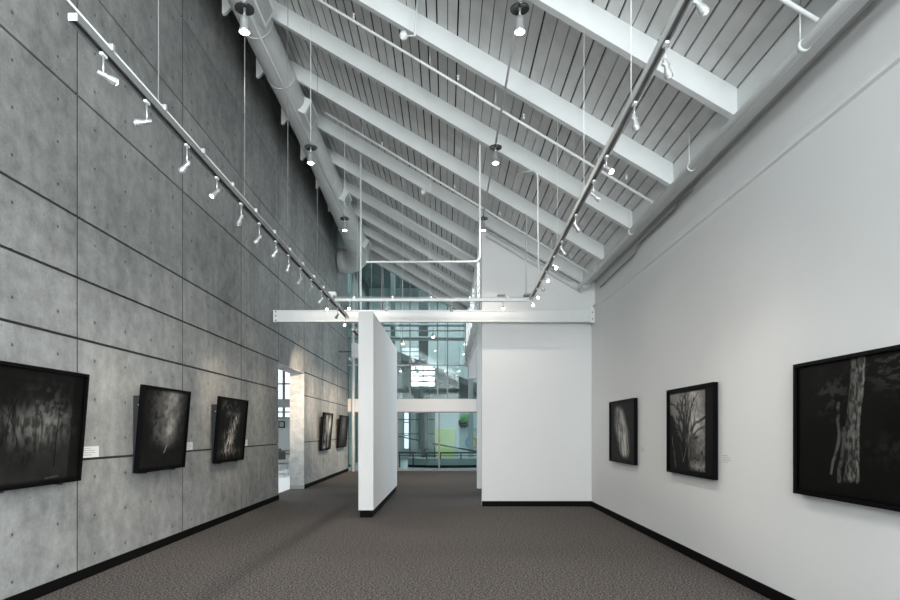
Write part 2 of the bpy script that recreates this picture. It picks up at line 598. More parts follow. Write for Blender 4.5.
# ------------------------------------------------------------------ rafters
RY = [5.63 + 1.585 * k for k in range(-1, 12)]
XRF = 2.70
first = None
visible = 0
for k, y in enumerate(RY):
    if y > YG - 0.3:
        continue
    xe = XRF if y < YB else XE + 0.04
    bm = BM()
    prism(bm, [(XT + 0.02, roof(XT + 0.02)), (xe, roof(xe)), (xe, roof(xe) - 0.27), (XT + 0.02, roof(XT + 0.02) - 0.27)], 'y', y, y + 0.09)
    root = empty('roof_rafter', (0, y, 0))
    if y < 5.0:
        lab = 'sloping white roof rafter overhead, nearest the viewer and above the frame'
    elif y < YB:
        lab = 'sloping white roof rafter, %s in view counted from the viewer' % ORD[visible]
        visible += 1
    else:
        lab = 'sloping white roof rafter beyond the end wall, %s in view from the viewer' % ORD[visible]
        visible += 1
    tag(root, lab, 'rafter', 'white roof rafters')
    rb = obj('beam', bm, 'white_timber', root, 0.004)
    rb.location = (0, -y, 0)
    bm = BM()
    zt = roof(XT) - 0.26
    prism(bm, [(XT + 0.02, zt + 0.02), (XT + 0.02, zt - 0.38), (XT + 0.06, zt - 0.38), (XT + 0.30, zt - 0.14)], 'y', y + 0.02, y + 0.07)
    br = obj('end_bracket', bm, 'white_steel', root)
    br.location = (0, -y, 0)

# wall plate that carries the low ends of the rafters
bm = BM()
prism(bm, [(2.70, EYE + 2.925), (2.875, EYE + 2.925), (2.875, roof(2.875)), (2.70, roof(2.70))], 'y', -6, YB)
struct('trim_3', bm, 'white_timber', 'white eaves beam along the top of right wall', 'eaves beam', bevel=0.004)
bm = BM()
box(bm, 2.878, XR + 0.069, -6, YB, EYE + 3.02, EYE + 3.05)  # dark-coloured strip supplies the shade of the gap
struct('trim_4', bm, 'joint', 'dark strip put in for the shadow between eaves beam and right wall', 'shadow gap')


# ------------------------------------------------------------------ white cross beam
bm = BM()
z0, z1, yb = 3.655, 3.885, 12.0
x0, x1 = -3.38, XR
box(bm, x0, x1, yb - 0.06, yb + 0.06, z1 - 0.016, z1)
box(bm, x0, x1, yb - 0.06, yb + 0.06, z0, z0 + 0.016)
box(bm, x0, x1, yb - 0.05, yb - 0.02, z0 + 0.016, z1 - 0.016)
cb = tag(empty('steel_beam', (0, 0, 0)), 'horizontal white steel beam crossing the gallery above the partition', 'beam')
obj('flanged_beam', bm, 'white_steel', cb, 0.002)
bm = BM()
box(bm, x0 - 0.012, x0, yb - 0.07, yb + 0.07, z0 - 0.005, z1 + 0.005)
box(bm, x1 - 0.10, x1 - 0.001, yb - 0.08, yb - 0.062, z0 - 0.02, z1 + 0.05)
obj('end_plate', bm, 'white_steel', cb)
for zz in (z0 + 0.03, z1 - 0.03, (z0 + z1) / 2):
    bm = BM()
    tube(bm, [(x0 + 0.035, yb - 0.05, zz), (x0 + 0.035, yb - 0.07, zz)], 0.012, 8)
    obj('bolt', bm, 'track_dark', cb)
for zz in (z0 + 0.05, z1 - 0.05):
    bm = BM()
    tube(bm, [(x1 - 0.05, yb - 0.08, zz), (x1 - 0.05, yb - 0.10, zz)], 0.014, 8)
    obj('bolt', bm, 'grille', cb)

# ------------------------------------------------------------------ duct
dp, dr = [], []
for y, x, h, r in ((-5, -2.77, 5.97, .225), (4, -2.77, 5.97, .225), (12.5, -2.77, 5.97, .235), (14.2, -2.78, 5.95, .26), (16, -2.79, 5.93, .285),
                   (17.8, -2.80, 5.92, .32), (18.9, -2.80, 5.90, .35), (19.6, -2.84, 5.88, .38), (20.2, -2.95, 5.84, .41),
                   (20.55, -3.13, 5.80, .42), (20.7, -3.35, 5.78, .42), (20.72, -3.62, 5.78, .42)):
    dp.append((x, y, EYE + h))
    dr.append(r)
bm = BM()
tube(bm, dp, dr, 28)
dt = tag(empty('air_duct', (0, 0, 0)), 'long round grey air duct running beneath the roof beside the concrete wall', 'duct')
obj('duct_pipe', bm, 'duct', dt)


def duct_at(y):
    for a, b, ra, rb in zip(dp[:-1], dp[1:], dr[:-1], dr[1:]):
        if a[1] <= y <= b[1]:
            t = (y - a[1]) / (b[1] - a[1])
            return a[0] + (b[0] - a[0]) * t, a[2] + (b[2] - a[2]) * t, ra + (rb - ra) * t
    return dp[-1][0], dp[-1][2], dr[-1]


for y in (3.2, 5.6, 7.2, 8.9, 10.2, 12.4, 14.2, 16.2, 17.8, 18.9):
    x, z, r = duct_at(y)
    bm = BM()
    tube(bm, [(x, y - 0.02, z), (x, y - 0.015, z), (x, y + 0.015, z), (x, y + 0.02, z)], [r, r + 0.008, r + 0.008, r], 28)
    obj('duct_seam', bm, 'duct', dt)
for y in (5.0, 8.3, 11.2, 15.2, 18.8):
    x, z, r = duct_at(y)
    ang = math.radians(-28)
    mt = Matrix.Translation((x, y, z)) @ Matrix.Rotation(-ang, 4, 'Y')
    # box collar pointing to +X, slightly down
    bm = BM()
    vs = box(bm, r * 0.78, r + 0.10, -0.29, 0.29, -0.14, 0.14)
    bmesh.ops.transform(bm, matrix=mt, verts=bm.verts[:])
    reg = obj('register_box', bm, 'white_steel', dt, 0.003)
    bm = BM()
    box(bm, r + 0.101, r + 0.106, -0.235, 0.235, -0.10, 0.10, 0)
    for q in range(9):
        zz = -0.09 + q * 0.0225
        box(bm, r + 0.106, r + 0.112, -0.235, 0.235, zz - 0.003, zz + 0.003, 1)
    bmesh.ops.transform(bm, matrix=mt, verts=bm.verts[:])
    obj('grille', bm, ['grille', 'white_steel'], reg)


# ------------------------------------------------------------------ sprinkler pipes
def pipe(name, pts, r, label, cat, group=None, m='white_steel', seg=10, clips=(), rnd=0.06):
    bm = BM()
    tube(bm, round_path(pts, rnd), r, seg)
    root = tag(empty(name, pts[0]), label, cat, group)
    o = obj('pipe_run', bm, m, root)
    o.location = -Vector(pts[0])
    for c in clips:
        bm = BM()
        c = Vector(c)
        tube(bm, [c, c + Vector((0, 0, 0.0))] if False else [c - Vector((0, 0.02, 0)), c + Vector((0, 0.02, 0))], r * 1.14, seg)
        k = obj('pipe_collar', bm, m, root)
        k.location = -Vector(pts[0])
    return root


XP, HP = 2.62, 2.82
mp_ = pipe('sprinkler_main', [(XP, -5.5, EYE + HP), (XP, 11.9, EYE + HP)], 0.040,
           'thick white sprinkler main pipe along the low edge of roof', 'pipe', seg=16,
           clips=[(XP, y, EYE + HP) for y in (4.45, 6.5, 8.6, 10.6)])
for y in (4.5, 6.55, 8.65, 10.65):
    bm = BM()
    tube(bm, [(XP, y, EYE + HP + 0.035), (XP, y, roof(XP) + 0.0)], 0.006, 6)
    o = obj('hanger_rod', bm, 'white_steel', mp_)
    o.location = (-XP, 5.5, -(EYE + HP))
for i, (y, xs) in enumerate(((4.22, -2.4), (7.58, -2.35), (10.95, -2.18), (14.3, -2.03), (17.7, -1.9))):
    off = 0.32
    xe = XP - 0.041 if y < YB else XE - 0.05
    lab = ['slanting white sprinkler branch pipe at the top right corner, nearest the viewer',
           'long slanting white sprinkler branch pipe under the roof, upper middle of the view',
           'slanting white sprinkler branch pipe starting right of the duct, middle one of its row',
           'slanting white sprinkler branch pipe beyond the end wall, fourth from the viewer',
           'slanting white sprinkler branch pipe deepest in the roof, by the glazing'][i]
    rt = pipe('sprinkler_branch', [(xs, y, roof(xs) - off), (xe, y, roof(xe) - off - (0.08 if y < YB else 0))], 0.017, lab, 'pipe',
              'sprinkler branch pipes', clips=[])
    for q, xx in enumerate((-1.5, -0.2, 0.62, 1.9)):
        if xx > xe:
            continue
        bm = BM()
        tube(bm, [(xx, y, roof(xx) - off), (xx + 0.0, y - 0.02, roof(xx) - 0.01)], 0.006, 6)
        h = obj('hanger_rod', bm, 'white_steel', rt)
        h.location = (-xs, -y, -(roof(xs) - off))
        bm = BM()
        lathe(bm, [(0.0, 0.0), (0.014, 0.0), (0.014, 0.03), (0.006, 0.035), (0.006, 0.05), (0.022, 0.053), (0.0, 0.056)], 10,
              Matrix.Translation((xx + 0.35, y, roof(xx + 0.35) - off + 0.012)))
        h = obj('sprinkler_head', bm, 'white_steel', rt)
        h.location = (-xs, -y, -(roof(xs) - off))

# conduits
pipe('wall_conduit', [(2.95, 7.3, EYE + 2.905), (2.95, 7.7, EYE + 2.905), (2.95, 7.85, EYE + 2.86), (2.95, 9.35, EYE + 2.86),
                      (2.95, 9.5, EYE + 2.77), (2.95, 11.6, EYE + 2.75)], 0.014,
     'thin grey conduit stepping down along top of the right wall', 'conduit', m='grille')
pipe('end_wall_conduit', [(0.80, 12.16, roof(0.8) - 0.40), (2.62, 12.16, roof(2.62) - 0.40), (2.72, 12.16, roof(2.62) - 0.46)], 0.018,
     'thin grey conduit sloping down across the head of the end wall, lower one', 'conduit', m='duct')
pipe('end_wall_conduit', [(0.80, 12.10, roof(0.8) - 0.31), (2.50, 12.10, roof(2.50) - 0.31)], 0.012,
     'thin white conduit sloping across the head of the end wall, upper one', 'conduit')
pipe('drop_conduit', [(1.35, 10.22, EYE + 3.66), (1.35, 10.22, EYE + 2.24)], 0.011,
     'vertical grey conduit dropping to the corner of the right track', 'conduit', m='duct')
pipe('drop_conduit', [(1.05, 8.9, EYE + 3.78), (1.30, 8.62, EYE + 3.70), (1.31, 8.62, EYE + 2.24)], 0.011,
     'vertical white conduit with hooked top dropping to the right track', 'conduit', rnd=0.12)
pipe('looped_conduit', [(0.50, 8.95, EYE + 4.26), (0.505, 9.05, EYE + 4.0), (0.505, 9.05, EYE + 2.52), (-1.19, 9.05, EYE + 2.515)], 0.016,
     'white conduit dropping by the end wall edge then running level to the left', 'conduit', rnd=0.10)
pipe('hanger_pipe', [(-1.70, 12.12, roof(-1.7) - 0.2), (-1.70, 12.12, 3.885)], 0.020,
     'vertical white pipe rising from steel beam to roof behind the partition', 'pipe')
pipe('glazing_riser', [(-3.47, YG - 0.3, 0.0), (-3.47, YG - 0.3, 8.0)], 0.055,
     'vertical white pipe before the far glazing beside the concrete wall end', 'pipe', seg=12)
for xx in (-0.86, -0.33):
    pipe('hanger_wire', [(xx, 12.05, roof(xx) - 0.25), (xx, 12.05, 3.88)], 0.005,
         'thin wire between roof and steel beam, %s of the two' % ('left' if xx < -.5 else 'right'), 'wire', 'beam hanger wires', seg=6)

# ------------------------------------------------------------------ lighting tracks
HT = 2.17
ZT = EYE + HT


def track(name, p0, p1, label, conduit_ext=0.0, m='track'):
    p0, p1 = Vector(p0), Vector(p1)
    d = p1 - p0
    L = d.length
    root = tag(empty(name, p0), label, 'lighting track', 'ceiling lighting tracks')
    root.rotation_euler = (0, 0, math.atan2(-d.x, d.y))
    bm = BM()
    # U channel open downwards, running along local Y
    prism(bm, [(-0.026, 0), (-0.018, 0), (-0.018, 0.032), (0.018, 0.032), (0.018, 0), (0.026, 0), (0.026, 0.045), (-0.026, 0.045)], 'y', 0, L)
    obj('channel', bm, m, root)
    bm = BM()
    box(bm, -0.017, 0.017, 0.02, L - 0.02, 0.024, 0.0315)
    obj('slot', bm, 'track_dark' if m == 'track' else 'grille', root)
    bm = BM()
    box(bm, -0.024, 0.024, -0.008, 0.0, 0.0, 0.040)
    obj('end_cap', bm, 'white_steel', root, 0.003)
    bm = BM()
    tube(bm, [(0.012, -conduit_ext, 0.068), (0.012, L, 0.068)], 0.006, 8)
    cd = obj('conduit', bm, 'duct', root)
    n = max(2, int(L / 0.62))
    for k in range(n):
        y = (k + 0.5) * L / n
        bm = BM()
        box(bm, -0.012, 0.036, y - 0.012, y + 0.012, 0.045, 0.085)
        obj('clip', bm, 'silver', root, 0.002)
    return root


tl = track('light_track', (-1.975, 3.22, ZT), (-1.905, 11.75, ZT), 'long grey lighting track hung along the concrete wall side', 2.2)
tr = track('light_track', (1.19, 1.9, ZT), (1.405, 10.1, ZT), 'long grey lighting track hung along the white wall side', 0.0, 'duct')
tc = track('light_track', (-1.855, 10.18, ZT), (1.36, 10.18, ZT), 'pale lighting track crossing between the two long tracks', 0.0, 'white_steel')
tf = track('light_track', (-1.90, 12.4, ZT - 0.12), (-1.86, 18.5, ZT - 0.12), 'short grey lighting track beyond the steel beam at left', 0.0)
bm = BM()
box(bm, -1.96, -1.84, 10.12, 10.24, ZT + 0.086, ZT + 0.15)
tag(obj('junction_box', bm, 'white_steel', None, 0.004), 'small white junction box where cross track meets left track', 'junction box')
bm = BM()
box(bm, 1.30, 1.42, 10.12, 10.24, ZT + 0.086, ZT + 0.12)
tag(obj('junction_box', bm, 'grille', None, 0.004), 'small grey junction box where cross track meets right track', 'junction box')
bm = BM()
box(bm, 0.86, 0.99, 10.15, 10.21, ZT + 0.086, ZT + 0.11)
tag(obj('junction_box', bm, 'grille', None, 0.004), 'flat grey power feed on top of cross track', 'junction box')

# suspension wires of the long tracks
for i, y in enumerate((4.16, 5.9, 7.46, 9.1)):
    x = -1.975 + 0.07 * (y - 3.21) / 8.54
    pipe('suspension_wire', [(x, y, roof(x) - 0.0), (x, y, ZT + 0.045)], 0.0035,
         'thin vertical wire holding left track, %s from the viewer' % ORD[i], 'wire', 'suspension wires of the left track', seg=6, m='grille')
for i, y in enumerate((4.1, 5.68, 7.27)):
    x = 1.19 + 0.215 * (y - 1.9) / 8.2
    pipe('suspension_wire', [(x, y, roof(x) - 0.0), (x, y, ZT + 0.045)], 0.0025,
         'thin vertical wire holding right track, %s from the viewer' % ORD[i], 'wire', 'suspension wires of the right track', seg=6)


for i, y in enumerate((13.0, 15.4, 17.8)):
    pipe('suspension_wire', [(-1.89, y, roof(-1.89)), (-1.89, y, ZT - 0.12 + 0.045)], 0.003,
         'thin vertical wire holding short far track, %s from the viewer' % ORD[i], 'wire', 'suspension wires of the far track', seg=6)

# ------------------------------------------------------------------ spotlights
def aim_matrix(d):
    d = Vector(d).normalized()
    return (-d).to_track_quat('Z', 'Y').to_matrix().to_4x4()


HS = 0.72


def spotlight(x, y, z, target, stem, lit, label, group, power=None, kind='bell'):
    """head hangs from the track at (x,y,z); target is the lit point"""
    root = tag(empty('track_spotlight', (x, y, z)), label, 'spotlight', group)
    bm = BM()
    box(bm, -0.011, 0.011, -0.026, 0.026, -0.016, -0.0004)
    obj('adapter', bm, 'white_steel', root, 0.002)
    bm = BM()
    tube(bm, [(0, 0, -0.01), (0, 0, -stem)], 0.006, 8)
    obj('stem', bm, 'silver', root)
    d = Vector(target) - Vector((x, y, z - stem))
    R = aim_matrix(d)
    R.translation = Vector((0, 0, -stem))
    dn = d.normalized()
    bm = BM()
    # local +Z points backwards, away from the beam
    lathe(bm, [(0.0, 0.045), (0.014, 0.045), (0.019, 0.038), (0.019, -0.01), (0.022, -0.03), (0.031, -0.060), (0.034, -0.085), (0.034, -0.100),
               (0.030, -0.100), (0.029, -0.088)], 16, R @ Matrix.Scale(HS, 4))
    head = obj('lamp_head', bm, 'silver', root)
    bm = BM()
    tube(bm, [Vector((0, 0, -stem)) + Vector((0.022, 0, 0)), Vector((0, 0, -stem)) - Vector((0.022, 0, 0))], 0.010, 8)
    obj('swivel', bm, 'silver', root)
    bm = BM()
    lathe(bm, [(0.029, -0.090), (0.024, -0.104), (0.0, -0.114)], 14, R @ Matrix.Scale(HS, 4))
    obj('lens', bm, 'lens_warm' if lit == 1 else ('lens_white' if lit == 2 else 'lens_dim'), head)
    if lit and power != 0:
        l = bpy.data.lights.new('spot_beam', 'SPOT')
        l.energy = power or SPOT_W
        l.color = (1.0, 0.80, 0.60) if lit == 1 else (1.0, 0.93, 0.85)
        l.spot_size = math.radians(52)
        l.spot_blend = 0.9
        l.shadow_soft_size = 0.03
        lo = bpy.data.objects.new('spot_beam', l)
        COL.objects.link(lo)
        lo.parent = root
        lo.matrix_local = Matrix.Translation(Vector((0, 0, -stem)) + dn * 0.13) @ aim_matrix(d)
    return root


LEFT = [  # y, target (x,y,z), lit
    (3.50, (-0.6, 4.6, 3.05), 1), (4.00, (XL, 3.2, 2.9), 0), (4.61, (XL, 4.4, 1.4), 0), (5.20, (-3.4, 3.9, 1.2), 1), (5.80, (-2.6, 6.3, 2.6), 1),
    (6.35, (XL, 6.0, 1.0), 0), (6.95, (XL, 7.0, 1.0), 0), (7.50, (-3.2, 7.8, 0), 0), (8.10, (XL, 7.6, 0.6), 0),
    (8.70, (XL, 10.1, 1.6), 1), (9.40, (XL, 9.8, 1.6), 0), (9.95, (-2.8, 7.4, 1.6), 2), (10.75, (XL, 12.6, 1.6), 1), (11.55, (-2.4, 8.8, 2.0), 2)]
for i, (y, t, lit) in enumerate(LEFT):
    x = -1.975 + 0.07 * (y - 3.21) / 8.54
    spotlight(x, y, ZT, t, 0.12 + 0.03 * ((i * 7) % 3) / 2, lit,
              '%s spotlight on left track, %s from its near end' % ('glowing silver' if lit else 'unlit silver', ORD[i]),
              'spotlights on the left track', power={8.70: SPOT_W * 2}.get(y))
FARL = [(13.3, (XL, 15.6, 2.6), 1), (14.6, (XL, 18.3, 1.6), 1), (16.2, (XL, 20.9, 1.6), 1), (17.8, (XL, 21.5, 1.6), 1)]
for i, (y, t, lit) in enumerate(FARL):
    spotlight(-1.895, y, ZT - 0.12, t, 0.10, lit, 'small glowing spotlight beyond the steel beam, %s on the short far track' % ORD[i],
              'spotlights on the far track', power=SPOT_W * 8)
RIGHT = [(2.95, (XR, 2.6, 1.0), 0), (3.40, (2.3, 3.6, 0), 0), (4.02, (2.0, 4.0, 0), 0), (4.80, (2.4, 3.3, 1.7), 2), (5.27, (XR, 5.0, 2.0), 0),
         (6.10, (XR, 7.1, 1.4), 0), (6.95, (XR, 7.0, 1.2), 0), (7.55, (2.2, 5.2, 1.8), 2), (8.25, (2.2, 6.0, 1.8), 2),
         (8.75, (XR, 8.7, 1.0), 0), (9.25, (1.7, 6.6, 2.0), 2), (9.85, (1.7, 7.6, 2.0), 2)]
for i, (y, t, lit) in enumerate(RIGHT):
    x = 1.19 + 0.215 * (y - 1.9) / 8.2
    spotlight(x, y, ZT, t, 0.09 + 0.03 * ((i * 5) % 3) / 2, lit,
              '%s spotlight on right track, %s from its near end' % ('glowing silver' if lit else 'unlit silver', ORD[i]),
              'spotlights on the right track', power=SPOT_W * 0.7)
for i, (x, t, lit, lab) in enumerate(((-1.61, (-1.8, 7.2, 1.9), 2, 'glowing spotlight at the left end of cross track'),
                                      (-0.98, (-1.4, 9.0, 2), 0, 'unlit spotlight on cross track above the partition'),
                                      (0.10, (-0.6, 9.6, 0), 0, 'unlit spotlight near the middle of cross track'),
                                      (0.955, (0.9, 7.2, 1.9), 2, 'glowing spotlight on cross track in front of end wall'))):
    spotlight(x, 10.18, ZT, t, 0.10, lit, lab, 'spotlights on the cross track')

# ------------------------------------------------------------------ pendant downlights in two rows
HPD = 3.90
PY = [608 * HPD / q for q in (421.5, 283, 212)]
for row, sl, rn in ((0, -0.478, 'left'), (1, 0.175, 'right')):
    x = sl * HPD
    zc = EYE + HPD
    pipe('pendant_conduit', [(x, 1.0, zc + 0.044), (x, 11.9, zc + 0.044)], 0.013,
         'straight grey conduit linking the %s row of pendant lamps' % rn, 'conduit', m='duct', seg=8)
    for i, y in enumerate(PY):
        root = tag(empty('pendant_lamp', (x, y, zc)),
                   'glowing silver pendant downlight in %s row under the roof, %s from the viewer' % (rn, ORD[i]), 'pendant lamp',
                   'pendant downlights in two rows')
        bm = BM()
        lathe(bm, [(0.0, 0.03), (0.05, 0.03), (0.088, 0.012), (0.088, 0.0), (0.082, 0.0), (0.05, 0.012), (0.0, 0.014)], 24)
        obj('canopy', bm, 'canopy', root)
        bm = BM()
        tube(bm, [(0, 0, 0.015), (0, 0, -0.07)], 0.011, 10)
        obj('stem', bm, 'silver', root)
        if row == 0:
            bm = BM()
            tube(bm, [(0, 0, 0.058), (0, 0, roof(x) - 0.05 - zc)], 0.005, 8)
            obj('hanger_rod', bm, 'white_steel', root)
        else:
            bm = BM()
            tube(bm, [(0, 0, 0.058), (0.08, 0.0, roof(x + .08) - 0.0 - zc)], 0.004, 6)
            obj('hanger_rod', bm, 'white_steel', root)
        bm = BM()
        lathe(bm, [(0.0, -0.055), (0.022, -0.058), (0.036, -0.072), (0.039, -0.10), (0.039, -0.15), (0.043, -0.175), (0.050, -0.195), (0.052, -0.212),
                   (0.046, -0.212), (0.044, -0.202)], 20)
        sh = obj('lamp_shade', bm, 'silver', root)
        bm = BM()
        lathe(bm, [(0.045, -0.205), (0.035, -0.218), (0.0, -0.224)], 18)
        obj('lens', bm, 'lens_white', sh)
        l = bpy.data.lights.new('downlight_beam', 'SPOT')
        l.energy = PEND_W
        l.color = (1.0, 0.90, 0.80)
        l.spot_size = math.radians(110)
        l.spot_blend = 1.0
        l.shadow_soft_size = 0.05
        lo = bpy.data.objects.new('downlight_beam', l)
        COL.objects.link(lo)
        lo.parent = root
        lo.location = (0, 0, -0.25)

for i, (x, y, z, e, lab) in enumerate(((-0.45, 21.2, EYE + 3.28, 170, 'bright pendant lamp before the far glazing, above its barred window reflection'),
                                       (-1.30, 18.2, EYE + 2.62, 110, 'warm pendant lamp just right of the partition, before the far glazing'))):
    root = tag(empty('rear_pendant', (x, y, z)), lab, 'pendant lamp', 'rear gallery pendants')
    bm = BM()
    tube(bm, [(0, 0, 0.05), (0, 0, roof(x) - z)], 0.008, 8)
    obj('drop_rod', bm, 'grille', root)
    bm = BM()
    lathe(bm, [(0, 0.14), (0.03, 0.135), (0.045, 0.08), (0.055, 0.0), (0.048, 0.0), (0.04, 0.02)], 16)
    sh = obj('lamp_shade', bm, 'silver', root)
    bm = BM()
    lathe(bm, [(0.047, 0.005), (0.045, -0.02), (0.0, -0.045)], 14)
    obj('bulb', bm, 'lens_white' if i == 0 else 'lens_warm', sh)
    l = bpy.data.lights.new('downlight_beam', 'SPOT')
    l.energy = e
    l.color = (1.0, 0.88, 0.76)
    l.spot_size = math.radians(120)
    l.spot_blend = 1.0
    l.shadow_soft_size = 0.05
    lo = bpy.data.objects.new('downlight_beam', l)
    COL.objects.link(lo)
    lo.parent = root
    lo.location = (0, 0, -0.08)

# small round sensors below rafters
for i, (x, y, z, lab) in enumerate(((-0.49, 7.0, EYE + 4.55, 'small round white sensor beneath a rafter, upper middle'),
                                    (-0.42, 11.2, EYE + 4.40, 'small round white sensor beneath a rafter left of end wall'))):
    root = tag(empty('ceiling_sensor', (x, y, z)), lab, 'sensor', 'ceiling sensors')
    bm = BM()
    lathe(bm, [(0, 0.05), (0.03, 0.042), (0.045, 0.015), (0.045, -0.015), (0.03, -0.042), (0, -0.05)], 16)
    obj('globe', bm, 'white_steel', root)
    bm = BM()
    tube(bm, [(0.03, 0, 0), (0.13, 0.0, 0.0), (0.16, 0.0, roof(x + 0.16) - z)], 0.010, 8)
    obj('arm', bm, 'white_steel', root)


# ------------------------------------------------------------------ framed photographs
def vnoise(u, v, f, seed):
    rs = np.random.RandomState(seed)
    n = int(f) + 3
    g = rs.rand(n, n)
    x, y = u * f, v * f
    xi, yi = np.floor(x).astype(int) % (n - 1), np.floor(y).astype(int) % (n - 1)
    fx, fy = x - np.floor(x), y - np.floor(y)
    fx, fy = fx * fx * (3 - 2 * fx), fy * fy * (3 - 2 * fy)
    return (g[yi, xi] * (1 - fx) + g[yi, xi + 1] * fx) * (1 - fy) + (g[yi + 1, xi] * (1 - fx) + g[yi + 1, xi + 1] * fx) * fy


def fbm(u, v, f, seed, o=4):
    s, a, t = 0, 1.0, 0
    for k in range(o):
        s = s + a * vnoise(u, v, f * 2 ** k, seed + k)
        t += a
        a *= 0.58
    return s / t


def ss(a, b, x):
    t = np.clip((x - a) / (b - a), 0, 1)
    return t * t * (3 - 2 * t)


def line(u, v, pts, w):
    """soft polyline mask, pts as (u,v) with v = 0 at the bottom"""
    m = np.zeros_like(u)
    for (a, b), (c, d) in zip(pts[:-1], pts[1:]):
        px, py = c - a, d - b
        t = np.clip(((u - a) * px + (v - b) * py) / (px * px + py * py + 1e-9), 0, 1)
        dd = np.hypot(u - a - t * px, v - b - t * py)
        m = np.maximum(m, 1 - ss(w * 0.5, w, dd))
    return m


def grow(segs, x, y, ang, ln, wd, depth, rr):
    """random branching stem, collected as (points, width)"""
    pts = [(x, y)]
    for _ in range(4):
        ang += rr.uniform(-0.16, 0.16)
        x += math.sin(ang) * ln / 4
        y += math.cos(ang) * ln / 4
        pts.append((x, y))
    segs.append((pts, wd))
    if depth:
        for k in range(rr.choice((2, 2, 3))):
            px, py = pts[rr.choice((2, 3, 4))]
            grow(segs, px, py, ang + rr.uniform(-0.75, 0.75), ln * rr.uniform(.5, .75), wd * .6, depth - 1, rr)


def trees(u, v, seed, roots, ln, wd, depth, lean=0.0):
    rr = random.Random(seed)
    m = np.zeros_like(u)
    for x, y in roots:
        segs = []
        grow(segs, x, y, lean + rr.uniform(-.15, .15), ln, wd, depth, rr)
        for pts, w_ in segs:
            m = np.maximum(m, line(u, v, pts, w_))
    return m


def con(n, k=3.0, c=0.5):
    return np.clip((n - c) * k + 0.5, 0, 1)


